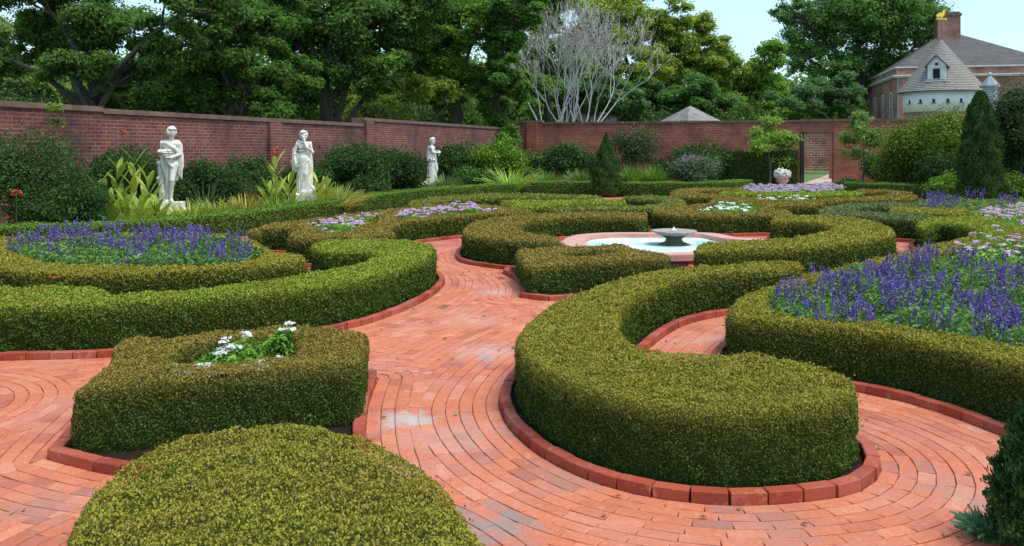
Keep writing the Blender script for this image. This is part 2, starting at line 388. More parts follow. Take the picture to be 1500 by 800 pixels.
# ------------------------------------------------------------------ hedges
YG=(.37,.48,.045); OL=(.46,.39,.055); BR=(.41,.26,.07); GR=(.24,.30,.07); BL=(.13,.24,.12); BX=(.38,.56,.05)
HG = 'clipped hedges of the knot garden'
HEDGES = [
 dict(h=.47, tint=OL, k=1, label='domed rounded hedge end nearest the camera at the bottom left', o=[(20,900),(60,845),(100,790),(128,735),(180,682),(270,643),(390,622),(500,633),(585,665),(650,715),(695,775),(740,850),(790,960),(300,1150),(-40,1100)]),
 dict(h=.45, tint=BR, k=2, label='square block hedge with white flowers in its hollow middle', o=[(104,569),(270,553),(400,543),(526,531),(531,510),(535,486),(432,476),(300,488),(171,500),(168,528),(140,549)], holes=[[(250,529),(252,518),(305,500),(434,491),(436,505),(430,521),(390,526),(290,532)]]),
 dict(h=.47, tint=YG, k=1, label='long yellow-green hedge hooking back at its right end, left of the path', o=[(-90,452),(0,449),(165,445),(350,432),(500,415),(560,401),(605,386),(630,373),(636,364),(628,358),(607,354),(550,350),(484,352),(463,356),(461,363),(480,368),(528,368),(548,371),(544,378),(519,388),(462,399),(396,410),(308,422),(240,427),(167,431),(153,426),(140,421),(100,419),(0,421),(-90,423)]),
 dict(h=.45, tint=OL, k=1, label='hedge ring around the large purple salvia bed on the left', o=[(442,377),(440,384),(400,389),(374,391),(300,396),(200,400),(100,401),(40,398),(0,394),(-80,392),(-80,352),(0,349),(150,343),(300,342),(350,347),(378,355),(390,365),(405,371),(428,373)], holes=[[(28,356),(44,379),(70,386),(180,389),(338,388),(380,377),(365,361),(330,352),(150,349),(60,351)]]),
 dict(h=.45, tint=BR, k=1, label='brownish hedge with two pockets of pink flowers behind the hooked hedge', o=[(368,340),(375,334),(400,328),(457,321),(541,311),(598,304),(640,300),(700,300),(738,304),(777,309),(777,311),(727,313),(677,317),(603,324),(572,332),(563,345),(533,347),(453,350),(428,349),(424,344),(433,338),(417,335),(388,335),(375,341)], holes=[[(458,325),(500,320),(545,318),(556,321),(530,330),(515,338),(485,341),(470,336)],[(580,318),(620,310),(700,305),(728,307),(700,312),(640,316),(600,321)]]),
 dict(h=.46, tint=BR, k=1, label='red-brown topped hedge curling along the left side of the fountain pool', o=[(815,350),(817,355),(793,354),(753,352),(718,349),(690,345),(680,339),(682,333),(700,325),(730,319),(760,315),(833,312),(900,311),(938,312),(945,317),(940,319),(867,318),(817,319),(792,322),(767,327),(759,332),(762,338),(780,342),(797,344),(808,346)]),
 dict(h=.40, tint=BR, k=2, label='small block hedge with a narrow planted slot, in front of the pool', o=[(757,367),(767,364),(817,362),(883,360),(900,357),(918,360),(928,366),(950,369),(972,372),(983,376),(970,379),(910,381),(860,384),(827,387),(790,391),(775,392),(770,386),(762,377)], holes=[[(820,373),(845,368),(900,367),(903,370),(870,374),(830,376)]]),
 dict(h=.47, tint=OL, k=1, label='biggest S-shaped hedge with a broad rounded end, right of the path', o=[(760,498),(768,480),(800,452),(850,428),(900,411),(960,398),(1000,393),(1067,387),(1143,383),(1170,386),(1170,392),(1143,396),(1067,399),(1000,408),(940,431),(915,448),(907,468),(912,490),(930,505),(960,514),(1019,517),(1107,520),(1195,535),(1238,550),(1252,566),(1240,582),(1215,591),(1150,598),(1050,601),(940,590),(850,566),(785,532)]),
 dict(h=.46, tint=OL, k=1, label='hedge around the near purple salvia bed on the right', o=[(1068,458),(1077,443),(1100,430),(1150,412),(1230,392),(1303,374),(1400,352),(1440,343),(1560,335),(1800,345),(1800,600),(1500,538),(1400,510),(1300,490),(1200,478),(1133,472),(1080,466)], holes=[[(1131,440),(1147,461),(1200,468),(1300,476),(1400,491),(1500,508),(1640,530),(1640,360),(1500,358),(1400,368),(1320,383),(1240,402),(1160,420),(1135,428)]]),
 dict(h=.46, tint=OL, k=1, label='hairpin hedge wrapping the right side of the fountain pool', o=[(1020,363),(1028,358),(1043,355),(1100,353),(1150,350),(1183,344),(1215,338),(1221,333),(1200,327),(1158,324),(1137,325),(1132,321),(1142,318),(1167,316),(1225,317),(1267,322),(1298,331),(1309,339),(1306,345),(1290,349),(1240,356),(1183,361),(1133,365),(1067,367),(1025,368)]),
 dict(h=.45, tint=BR, k=1, label='star-shaped brown-topped hedge around white flowers behind the pool', o=[(960,311),(963,306),(1000,302),(1030,299),(1045,292),(1060,287),(1090,289),(1128,293),(1200,293),(1206,296),(1195,300),(1140,303),(1130,304),(1157,311),(1155,315),(1117,315),(1030,316),(990,315)], holes=[[(1035,310),(1045,300),(1065,295),(1090,297),(1113,306),(1105,311),(1060,312)]]),
 dict(h=.42, tint=BR, k=0, label='U-shaped brown hedge against the rear border, behind the fountain', o=[(984,285),(988,280),(1003,277),(1045,276),(1090,276),(1090,279),(1045,279),(1022,280),(1020,282),(1030,284),(1057,285),(1057,289),(1010,289),(990,288)]),
 dict(h=.42, tint=BX, k=0, label='thin bright lime hedge behind the far white flowers', o=[(1056,284),(1075,281),(1180,283),(1240,281),(1258,281),(1261,284),(1240,286),(1180,287),(1075,285)]),
 dict(h=.43, tint=BR, k=0, label='brown looped hedge left of the far purple bed, nearest the gate', o=[(1257,280),(1262,278),(1300,279),(1325,281),(1338,285),(1342,290),(1335,292),(1283,293),(1217,295),(1203,296),(1206,293),(1220,291),(1267,289),(1295,287),(1303,284),(1295,282),(1262,282)]),
 dict(h=.46, tint=BL, k=1, label='bluish-green looped hedge behind the hairpin hedge on the right', o=[(1201,311),(1205,306),(1220,302),(1250,299),(1300,298),(1345,298),(1350,301),(1305,302),(1270,303),(1256,306),(1260,310),(1307,312),(1342,313),(1365,318),(1350,322),(1300,320),(1250,316),(1215,315)]),
 dict(h=.42, tint=OL, k=0, label='low olive tongue of hedge in front of the far purple bed', o=[(1306,307),(1312,302),(1325,299),(1347,302),(1365,306),(1400,307),(1432,311),(1430,315),(1367,313),(1325,311),(1310,310)]),
 dict(h=.45, tint=YG, k=1, label='lens-shaped yellowish hedge beside the right path opening', o=[(1345,330),(1352,323),(1383,318),(1425,317),(1460,324),(1492,333),(1530,342),(1475,343),(1445,341),(1430,336),(1410,330),(1380,327),(1360,330),(1350,333)]),
 dict(h=.42, tint=GR, k=0, label='greyish-green hedge sweeping behind the pink flowers at the back left', o=[(600,299),(612,293),(640,289),(677,286),(727,284),(770,284),(830,286),(880,288),(878,290),(830,290),(760,290),(700,291),(660,294),(630,299),(612,302)]),
 dict(h=.42, tint=YG, k=0, label='yellow-green strip hedge in the middle row behind the pool', o=[(735,297),(745,294),(790,294),(860,293),(905,293),(915,296),(912,299),(860,299),(820,300),(790,304),(770,305),(750,302)]),
 dict(h=.45, tint=GR, k=0, label='grey-green hedge looping right, just behind the pool hedge', o=[(806,307),(815,304),(850,303),(917,302),(950,301),(967,299),(966,294),(940,292),(917,291),(912,290),(930,288),(960,287),(985,289),(1000,293),(1003,298),(995,303),(960,306),(917,306),(850,307),(812,309)]),
]
OUT = []
for H in HEDGES:
    h = H['h']; H['R'] = smooth_closed([on(x,y,h) for x,y in H['o']], .04, sharp=(H['k']==2))
    if H['k'] == 2:
        for _ in range(5): H['R'] = .25*np.roll(H['R'],1,0)+.5*H['R']+.25*np.roll(H['R'],-1,0)
    H['Hs'] = [smooth_closed([on(x,y,h) for x,y in q], .04) for q in H.get('holes', [])]
# a round bed just off the left edge whose kerb tip shows
RB = np.array([(-4.55+.62*math.cos(a), 6.35+.62*math.sin(a)) for a in np.linspace(0,2*PI,60,endpoint=False)])
HEDGES.append(dict(h=.45, tint=OL, k=1, label='round hedge beyond the left edge of the path', R=RB, Hs=[]))
# custom straight-sided kerbs (ground trace)
KC = {1: [(68,676),(150,697),(300,716),(440,735),(545,700),(537,665),(535,632),(539,597),(548,571),(556,553),(300,540),(180,556),(150,590),(115,625)],
      6: [(737,402),(753,411),(762,422),(763,433),(757,437),(800,443),(860,440),(930,425),(985,408),(1020,395),(985,388),(900,378),(800,378),(760,385),(745,394)]}
for i, H in enumerate(HEDGES):
    if H['k'] == 2: H['K'] = smooth_closed([on(x,y,0) for x,y in KC[i]], .04, sharp=True)
    elif H['k'] == 1: H['K'] = offset(H['R'], .145)
    else: H['K'] = offset(H['R'], .12)

def build_hedge(i, H):
    R, Hs, h = H['R'], H['Hs'], H['h']; cen = R.mean(0); dist = max(3.2, R[:,1].min())
    Pt = []; Nt = []; Tp = []; Sz = []
    vis = (R[:,1] > 1)
    # density by distance of each point: sample at finest level, thin out
    def lod(P): d = np.clip(np.hypot(P[:,0],P[:,1]),3,60); return np.clip(.0025*d,.0125,.075)
    smin = float(np.clip(.0025*dist,.0125,.075)); dens = 2.6/smin**2
    rr = .048
    loops = [(R,1)]+[(q,-1) for q in Hs]
    B = np.vstack([l for l,_ in loops])
    n = int(area(R)*dens); P = sample_in(R, n, Hs)
    keep = RNG.random(len(P)) < (smin/lod(P))**2; P = P[keep]
    d,_j = mind(P, B[::2]); kk = d > rr*.8; P = P[kk]; d = d[kk]; _j = _j[kk]
    z = np.where(d<rr, h-rr+np.sqrt(np.maximum(0,rr**2-(rr-np.minimum(d,rr))**2)), h)
    P3 = np.column_stack([P,z]); j = B[::2][_j]; outw = j-P; outw /= np.linalg.norm(outw,axis=1,keepdims=True)+1e-6
    k = np.clip(1-d/rr,0,1)[:,None]; N3 = np.column_stack([outw*k, np.ones(len(P))*(1-.6*k[:,0])])
    Pt.append(P3); Nt.append(N3); Tp.append(np.clip(.80-.3*k[:,0]+.15*RNG.normal(size=len(P)),0,1))  # tops coloured lighter: new growth, plus top light painted into the leaves
    for L, sg in loops:
        N2 = normals2(L)*sg; per = np.linalg.norm(np.roll(L,-1,0)-L,axis=1).sum()
        n = int(per*h*dens*1.05); q = RNG.integers(0,len(L),n)
        P = L[q]+(RNG.random((n,1))*(np.roll(L,-1,0)[q]-L[q])); zz = .02+RNG.random(n)**.9*(h-.02-rr*.85)
        # rounded shoulder between side and top
        na = int(per*rr*PI/2*dens*1.15); qa = RNG.integers(0,len(L),na); th = RNG.random(na)*PI/2
        Pa = L[qa]+(RNG.random((na,1))*(np.roll(L,-1,0)[qa]-L[qa])); Na = N2[qa]
        ka = RNG.random(na) < (smin/lod(Pa))**2; Pa=Pa[ka]; Na=Na[ka]; th=th[ka]
        Pt.append(np.column_stack([Pa-Na*(rr*(1-np.cos(th)))[:,None], h-rr+rr*np.sin(th)])); Nt.append(np.column_stack([Na*np.cos(th)[:,None], np.sin(th)]))
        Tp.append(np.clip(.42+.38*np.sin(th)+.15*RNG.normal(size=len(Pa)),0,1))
        # back faces seen only from elsewhere: thinner cover
        facing = (N2[q]*(-P)).sum(1) > -.45*np.hypot(P[:,0],P[:,1])
        keep = (RNG.random(n) < (smin/lod(P))**2*np.clip(.35+zz/(h*.22),0,1)) & (facing | (RNG.random(n)<.4)); P=P[keep]; zz=zz[keep]; q=q[keep]
        t = zz/h; bulge = (.009*np.sin(t*PI)-.03*np.clip(.18-t,0,1)/.18)[:,None]
        P = P+N2[q]*bulge
        Pt.append(np.column_stack([P,zz])); Nt.append(np.column_stack([N2[q],np.full(len(P),.25)]))
        Tp.append(np.clip(.5*np.clip((t-.6)/.4,0,1)+.04+.10*RNG.normal(size=len(P)),0,1))  # sides lose the tip colour downwards: less new growth, plus painted side shade
    P = np.vstack(Pt); N = np.vstack(Nt); T = np.concatenate(Tp); N /= np.linalg.norm(N,axis=1,keepdims=True)
    bumpy = vnoise(P, 9)*.016+vnoise(P+5, 26)*.012+vnoise(P+9,2.1)*.008
    P = P+N*(bumpy-RNG.exponential(.010,len(P))+.010)[:,None]
    # sprigs poking out
    s = lod(P)
    pk = RNG.random(len(P)) < .03; P[pk] += N[pk]*RNG.exponential(.014,(pk.sum(),1)); 
    dr = RNG.normal(size=(len(P),3)); dr[:,2] = np.abs(dr[:,2])*.8+.25; dr += N*.35*RNG.random((len(P),1)); V, Fq = leaves(P, N, s*1.05, aspect=.62, tilt=.95, dirs=dr)
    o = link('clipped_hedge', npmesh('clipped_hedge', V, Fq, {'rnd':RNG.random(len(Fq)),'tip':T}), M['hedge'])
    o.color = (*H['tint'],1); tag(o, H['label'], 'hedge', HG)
    # inner mass of twigs
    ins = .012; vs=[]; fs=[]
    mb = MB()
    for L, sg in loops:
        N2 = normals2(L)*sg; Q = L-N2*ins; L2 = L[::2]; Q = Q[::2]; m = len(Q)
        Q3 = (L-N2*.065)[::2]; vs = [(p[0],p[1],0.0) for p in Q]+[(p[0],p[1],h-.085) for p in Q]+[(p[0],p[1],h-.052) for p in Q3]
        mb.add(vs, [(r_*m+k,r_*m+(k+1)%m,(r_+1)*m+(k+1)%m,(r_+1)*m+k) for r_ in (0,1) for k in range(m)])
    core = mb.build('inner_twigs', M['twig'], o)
    f2 = fill('inner_top', (R-normals2(R)*.065)[::2], h-.052, None, [(q+normals2(q)*.065)[::2] for q in Hs])
    me = f2.data; bm = bmesh.new(); bm.from_mesh(core.data); bm.from_mesh(me); bm.to_mesh(core.data); bm.free()
    bpy.data.objects.remove(f2); bpy.data.meshes.remove(me)
    return o
NL = 0
for i, H in enumerate(HEDGES):
    o = build_hedge(i, H); NL += len(o.data.polygons)
print('hedge leaves', NL)

# soil + kerbs
allR = [H['R'] for H in HEDGES]
for i, H in enumerate(HEDGES):
    K = H['K']
    if H['k'] == 0: Kin = K
    else: Kin = K-normals2(K)*.07
    s = resample(Kin, .12)
    try: tag(fill('bed_soil', s, .030+.0004*i, M['soil']), kind='structure')
    except Exception as e: print('soil', i, e)
    if H['k'] == 0: continue
    C = K-normals2(K)*.04; C = resample(C, .04); step = .2; n = int(len(C)*.04/step+.5); C = resample(C, step)
    others = [H2['R'] for j,H2 in enumerate(HEDGES) if j != i]
    O = np.vstack(others)[::2]; d,_ = mind(C, O)
    mb = MB(); m = len(C)
    for q in range(m):
        a = C[q]; b = C[(q+1)%m]; t = b-a; L = np.linalg.norm(t)
        if L < .05 or L > .35 or d[q] < .10: continue
        if inside(np.array([(a+b)/2]), np.vstack([HEDGES[0]['R']]))[0] and i != 0: continue
        t /= L; nn = np.array([t[1],-t[0]]); g = .0035; w = .04; hh = .075+random.uniform(-.004,.004); lean = random.uniform(-.004,.004)
        vs = []
        for z, wi, gi in ((0,w,g),(hh-.006,w,g),(hh,w-.006,g+.004)):
            for sx, sy in ((0,-1),(1,-1),(1,1),(0,1)):
                p = (a+t*gi if sx == 0 else b-t*gi)+nn*(sy*wi+lean); vs.append((p[0],p[1],z))
        fs = [(8,9,10,11)]+[(r*4+k, r*4+(k+1)%4, r*4+4+(k+1)%4, r*4+4+k) for r in (0,1) for k in range(4)]
        mb.add(vs, fs, random.random())
    tag(mb.build('brick_kerb', M['kerb']), kind='structure')

# ------------------------------------------------------------------ brick courses following the kerbs
guides = [(i, offset(H['K'], .004) if H['k'] != 2 else H['K']) for i,H in enumerate(HEDGES) if H['k']]
guides = [(i, resample(g, .04)) for i,g in guides]
fac = {0:1.0, 7:.62, len(HEDGES)-1:.62, 2:.9, 1:1.1}
GP = np.vstack([g for _,g in guides]); GI = np.concatenate([[i]*len(g) for i,g in guides]); GF = np.array([fac.get(i,1.0) for i in GI], np.float32)
def owner(P, chunk=3000):
    P = P.astype(np.float32); Q = GP.astype(np.float32); ow = np.empty(len(P),int); dd = np.empty(len(P)); em = np.empty(len(P))
    for k in range(0,len(P),chunk):
        p = P[k:k+chunk]; d = np.sqrt((p[:,0:1]-Q[None,:,0])**2+(p[:,1:2]-Q[None,:,1])**2); e = d*GF; j = e.argmin(1)
        ow[k:k+chunk] = GI[j]; dd[k:k+chunk] = d[np.arange(len(p)),j]; em[k:k+chunk] = e[np.arange(len(p)),j]
    return ow, dd, em
K_all = [(H['K']) for H in HEDGES]
bricks = []   # centre a,b (end points), course
for gi, g in guides:
    N = normals2(g)
    if g[:,1].min() > 17: continue
    for c in range(22):
        o = (c+.5)*.098
        Q = g+N*o; d,_ = mind(Q, g); Q = Q[d > o-.008]
        if len(Q) < 6: continue
        Q = resample(Q, .1); Q = np.roll(Q, random.randrange(len(Q)), 0)
        mm = len(Q)//2*2
        A = Q[0:mm:2]; Mi = Q[1:mm:2]; Bq = np.vstack([Q[2:mm:2], Q[:1]])
        for aa, bb, ln in ((A, Mi, 0),(Mi, Bq, 1)):
            pass
        cen = np.stack([(A+Mi)/2,(Mi+Bq)/2],1).reshape(-1,2)
        ow, dd, ee = owner(cen)
        ok = ((ow == gi) & (np.abs(dd-o) < .02)).reshape(-1,2)
        for q in range(len(A)):
            if abs(A[q][0]) > A[q][1]*.62+.7 or A[q][1] > 17 or A[q][1] < 2.2: continue
            L1 = np.linalg.norm(Bq[q]-A[q]) 
            if L1 > .26 or L1 < .1: 
                continue
            if ok[q].all(): bricks.append((A[q],Bq[q],0))
            else:
                near = o*fac.get(gi,1.0) - np.abs(ee.reshape(-1,2)[q]) < .14
                for h_, (a_, b_) in enumerate(((A[q],Mi[q]),(Mi[q],Bq[q]))):
                    if ok[q][h_]: bricks.append((a_,b_,0))
                    elif near[h_]: bricks.append((a_,b_,1))
print('bricks', len(bricks))
cen = np.array([(a+b)/2 for a,b,_ in bricks]); bad = np.zeros(len(cen),bool)
for K in K_all: bad |= inside(cen, K[::3])
mbp = MB()
for (a,b,low), bd in zip(bricks, bad):
    if bd: continue
    t = b-a; L = np.linalg.norm(t); t = t/L; nn = np.array([t[1],-t[0]]); g = .0014; w = .0458+random.uniform(-.0008,.0012)
    z1 = (.0055 if low else .0105)+random.uniform(-.001,.001); z0 = -.001
    tx, ty = random.uniform(-.0006,.0006), random.uniform(-.0006,.0006)
    vs = []
    for z, e in ((z0,0),(z1-.002,0),(z1,.0028)):
        for sx, sy in ((0,-1),(1,-1),(1,1),(0,1)):
            p = (a+t*(g+e) if sx == 0 else b-t*(g+e))+nn*(sy*(w-e))
            vs.append((p[0],p[1],z+(tx*(1 if sx else -1)+ty*sy if z > .003 else 0)))
    mbp.add(vs, [(8,9,10,11)]+[(r*4+k, r*4+(k+1)%4, r*4+4+(k+1)%4, r*4+4+k) for r in (0,1) for k in range(4)], random.random())
pv = mbp.build('brick_path_courses', M['paver']); tag(pv, kind='structure')
# far part of the path: plain courses seen at grazing angle
farR = np.array([p for p in PATH if p[1] > 14.4]+[(18.9,17.2),(-13,17.2)][:0])
m, nt, b = newmat('far_paving'); pos = geo_pos(nt)
br = nd(nt,'ShaderNodeTexBrick',Scale=1.0); br.inputs['Brick Width'].default_value=.2; br.inputs['Row Height'].default_value=.1; br.inputs['Mortar Size'].default_value=.006
br.inputs['Color1'].default_value=(.42,.085,.045,1); br.inputs['Color2'].default_value=(.54,.14,.08,1); br.inputs['Mortar'].default_value=(.2,.09,.06,1); nt.links.new(pos, br.inputs['Vector'])
c = mix(nt, ramp(nt, noise(nt,1.2,5,.6,pos), [(.45,(0,0,0)),(.75,(.5,.5,.5))]), br.outputs[0], (.52,.30,.24))
nt.links.new(c, b.inputs['Base Color']); b.inputs['Roughness'].default_value=.8
tag(fill('far_brick_path', np.array([(-9,16.6),(-6.6,17.6),(-5.4,20.5),(-4.7,24.5),(-3.2,29.5),(-1.2,33),(2,35),(8,33),(11,38),(15.4,44.8),(17.3,44.2),(14,35),(14.5,31),(17,24),(18.6,16.6)]), .006, m), kind='structure')

# fallen leaves
n = 130; P = sample_in(np.array([(-3.2,4),(3,3.6),(3.4,7),(1,9.5),(0,16),(-1.5,16),(-1.6,9)]), n)
okk = np.ones(len(P),bool)
for K in K_all: okk &= ~inside(P, K[::3])
P = P[okk]; fl = leafobj('fallen_leaves', np.column_stack([P, np.full(len(P),.020)]), np.tile((0,0,1.),(len(P),1)), .045, M['deadleaf'], aspect=.5, tilt=.35)
tag(fl, 'scattered brown dead leaves lying on the brick path', 'fallen leaves', kind='stuff')

# ------------------------------------------------------------------ flower beds
def poly(px, z): return smooth_closed([on(x,y,z) for x,y in px], .06)
def salvia_bed(label, R, hgt, nl, ns, leaf=.06, spk=.13, dens_back=1):
    P = sample_in(R, nl); hz = hgt*(.82+.18*vnoise(np.column_stack([P,P[:,0]*0]),3.3))
    z = hz*RNG.random(len(P))**.4*.86
    N = RNG.normal(size=(len(P),3)); N[:,2] = abs(N[:,2])+.7
    dirs = RNG.normal(size=(len(P),3)); dirs[:,2] = abs(dirs[:,2])*.5+.1
    o = leafobj('salvia_bed', np.column_stack([P,z]), N, leaf, M['salvia_leaf'], aspect=.30, dirs=dirs, tilt=.5)
    tag(o, label, 'flower bed', kind='stuff')
    cl = sample_in(R, max(8,ns//7)); S = cl[RNG.integers(0,len(cl),ns)]+RNG.normal(size=(ns,2))*.09
    S = S[inside(S, R[::2])]; hs = hgt*(.84+.16*vnoise(np.column_stack([S,S[:,0]*0]),2.3))*.9
    top = hs+RNG.uniform(-.08,spk*1.3,len(S)); lean = RNG.normal(size=(len(S),2))*.22
    k = 26; t = np.tile(np.linspace(0,1,k),(len(S),1)); ln = RNG.uniform(.45,1.2,len(S))*spk
    z = top[:,None]-ln[:,None]*(1-t); an = RNG.random((len(S),k))*2*PI; rad = .015*(1.15-t)*RNG.uniform(.6,1.3,(len(S),1))
    X = S[:,0:1]+lean[:,0:1]*ln[:,None]*t+rad*np.cos(an); Y = S[:,1:2]+lean[:,1:2]*ln[:,None]*t+rad*np.sin(an)
    Q = np.stack([X,Y,z],-1).reshape(-1,3); Nn = np.stack([np.cos(an),np.sin(an),.3+0*an],-1).reshape(-1,3)
    leafobj('flower_spikes', Q, Nn, .021*leaf/.06, M['salvia'], parent=o, aspect=.75, tilt=.7)
    mb = MB()
    for s, tp in zip(S[::2], top[::2]): mb.tube([(s[0],s[1],0),(s[0],s[1],tp-.03)], .003, 3, cap=False)
    mb.build('stems', M['stem'], o)
    return o
def umbel_bed(label, R, hgt, nl, nf, fm, leaf=.05, um=.03, lm='brightleaf', name='flower_bed', kind='stuff', cat='flower bed', group=None, front=None):
    P = sample_in(R, nl); hz = hgt*(.8+.2*vnoise(np.column_stack([P,P[:,0]*0]),3.1)); z = hz*RNG.random(len(P))**.45
    N = RNG.normal(size=(len(P),3))*.6; N[:,2] = abs(N[:,2])+.8
    o = leafobj(name, np.column_stack([P,z]), N, leaf, M[lm], aspect=.42, tilt=.6)
    tag(o, label, cat, group, kind)
    S = sample_in(R, nf); hs = hgt*(.8+.2*vnoise(np.column_stack([S,S[:,0]*0]),3.1))+RNG.uniform(0,.07,len(S))
    k = 12; an = RNG.random((len(S),k))*2*PI; rr = um*np.sqrt(RNG.random((len(S),k)))
    Q = np.stack([S[:,0:1]+rr*np.cos(an), S[:,1:2]+rr*np.sin(an), hs[:,None]+.3*(um-rr)],-1).reshape(-1,3)
    Nn = np.tile((0,-.25,1.),(len(Q),1)); leafobj('blooms', Q, Nn, um*.8, M[fm], parent=o, aspect=.9, tilt=.6)
    return o
salvia_bed('purple salvia filling the hedge ring on the left, below the first statue', HEDGES[3]['Hs'][0], .72, 24000, 480, .075, .17)
S2 = poly([(1128,440),(1147,463),(1200,470),(1300,478),(1400,493),(1500,510),(1640,530),(1640,395),(1500,392),(1440,385),(1380,378),(1320,386),(1240,402),(1160,420),(1133,428)], .46)
salvia_bed('purple salvia in the large bed at the right edge, nearest the camera', S2, .70, 52000, 1500, .062, .12)
S3 = poly([(1352,300),(1360,289),(1400,283),(1500,280),(1640,283),(1640,303),(1500,303),(1430,306),(1380,305)], .42)
salvia_bed('distant purple salvia below the tall cypress at the right edge', S3, .6, 13000, 600, .10, .2)
umbel_bed('smaller pocket of pink flowers, nearer the hooked hedge', HEDGES[4]['Hs'][0], .56, 2200, 70, 'lilac', .07, .05)
umbel_bed('larger pocket of pink flowers behind the path bend', HEDGES[4]['Hs'][1], .60, 5200, 150, 'lilac', .08, .06)
umbel_bed('far lilac flowers in front of the open gate', poly([(1092,280),(1108,274),(1220,273),(1226,279),(1160,282),(1100,283)], .4), .52, 4500, 500, 'dusty', .12, .08)
umbel_bed('far white flowers in front of the lime hedge', poly([(1090,292),(1100,287),(1185,286),(1192,290),(1150,294),(1110,295)], .4), .40, 3500, 70, 'white_fl', .10, .06)
umbel_bed('white flowers inside the star-shaped hedge behind the pool', HEDGES[10]['Hs'][0], .54, 2600, 26, 'white_fl', .08, .07)
umbel_bed('green-leaved pink flowers along the front of the far purple bed', poly([(1432,318),(1450,308),(1500,303),(1640,302),(1640,330),(1500,334),(1470,326)], .42), .55, 9000, 300, 'lilac', .09, .06)
umbel_bed('pale pink flowers at the back of the nearest purple bed', poly([(1400,372),(1440,356),(1500,350),(1640,350),(1640,384),(1500,386),(1440,382)], .42), .62, 8000, 150, 'lilac', .07, .05)
# countable plants
WG = 'white flowering plants in the square hedge'
wl = [('low white-flowered plant at the front left corner of the square hedge hollow',(285,530),.11,.45,7),('white-flowered plant in the front middle of the square hedge hollow',(330,530),.12,.46,7),
      ('white-flowered plant at the back left of the square hedge hollow',(322,510),.11,.48,3),('broad white-flowered plant right of centre in the square hedge hollow',(378,522),.12,.47,7),
      ('tallest plant with one high white bloom in the square hedge hollow',(412,503),.10,.62,1),('white-flowered plant at the back middle of the square hedge hollow',(362,503),.11,.50,3)]
for lb,(x,y),r,hg,nf in wl:
    X,Y = on(x,y,.45); Rr = np.array([(X+r*(1.7 if hg<.6 else .8)*math.cos(a),Y+r*(1.7 if hg<.6 else .8)*math.sin(a)) for a in np.linspace(0,2*PI,24,endpoint=False)])
    umbel_bed(lb, Rr, hg+.02, 800, nf+2, 'white_fl', .05, .038, name='white_pentas', kind='thing', cat='flowering plant', group=WG)
X,Y = on(850,371,.33); Rr = np.array([(X+.30*math.cos(a),Y+.12*math.sin(a)) for a in np.linspace(0,2*PI,24,endpoint=False)])
umbel_bed('bright green plant with a white bloom in the slot of the small block hedge', Rr, .40, 500, 4, 'white_fl', .06, .03, name='white_pentas', kind='thing', cat='flowering plant')
X,Y = on(88,414,.35); Rr = np.array([(X+.10*math.cos(a),Y+.08*math.sin(a)) for a in np.linspace(0,2*PI,24,endpoint=False)])
umbel_bed('tiny plant with a pink-red bloom between the two left hedges', Rr, .48, 130, 2, 'red_fl', .05, .04, name='pink_begonia', kind='thing', cat='flowering plant')

# ------------------------------------------------------------------ shrubs, grasses, border hedge
def shell_points(c, r, n, lumps=14, seed=0, flat=.0):
    """points on/inside a lumpy ellipsoid made of sub-lumps"""
    rg = np.random.default_rng(seed); c = np.array(c); r = np.array(r)
    dv = rg.normal(size=(lumps,3)); dv /= np.linalg.norm(dv,axis=1,keepdims=True); dv[:,2] = np.where(dv[:,2]<-.3,-dv[:,2],dv[:,2])
    lc = c+dv*r*rg.uniform(.25,.78,(lumps,1)); lr = r.min()*rg.uniform(.30,.5,(lumps,1))*np.array([1.15,1.0,1.0])
    k = rg.integers(0,lumps,n); d = rg.normal(size=(n,3)); d /= np.linalg.norm(d,axis=1,keepdims=True)
    d[:,2] = np.where((d[:,2]<0)&(rg.random(n)<.35),-d[:,2],d[:,2])
    P = lc[k]+d*lr[k]*(rg.random((n,1))**.22)
    k = rg.random(n) < .18; P[k] += d[k]*(r*rg.uniform(.03,.22,(n,1)))[k]+np.array([0,0,1.])*(rg.random((n,1))*.12*r[2])[k]
    return P, d
def shrub(name, label, x, ytop, ybase, halfw, d, color, leaf=.07, n=5000, lumps=16, cat='shrub', depth=None, group=None, aspect=.5, low=True):
    X,_,zt = far(x,ytop,d); hw = halfw*d/F; z0 = 0.0 if low else far(x,ybase,d)[2]
    hh = (zt-z0)/2; c = (X,d,z0+hh*.88); r = (hw*1.22, depth or hw*.9, hh*1.1); n = int(n*1.5); lumps = 34
    P,N = shell_points(c, r, n, lumps, int(abs(x)*7+ytop))
    k = P[:,2] > .03; P = P[k]; N = N[k]
    o = leafobj(name, P, N, leaf, M['shrub'], color=color, aspect=aspect, tilt=1.0); tag(o, label, cat, group)
    mb = MB()
    rg = random.Random(int(x))
    for q in range(7):
        a = rg.random()*2*PI; e = (c[0]+math.cos(a)*r[0]*.5, c[1]+math.sin(a)*r[1]*.5, c[2]+r[2]*rg.uniform(-.1,.6))
        mb.tube([(X+rg.uniform(-.08,.08),d+rg.uniform(-.08,.08),-.02),((X+e[0])/2,(d+e[1])/2,e[2]*.55),e],[.03,.02,.008],5)
    mb.build('stems', M['bark'], o)
    return o
DK=(.085,.19,.045); DK2=(.075,.165,.04); MG=(.13,.27,.06); BG=(.22,.42,.045); YB=(.24,.36,.045); GG=(.17,.25,.12)
WL = 'shrubs growing against the garden walls'
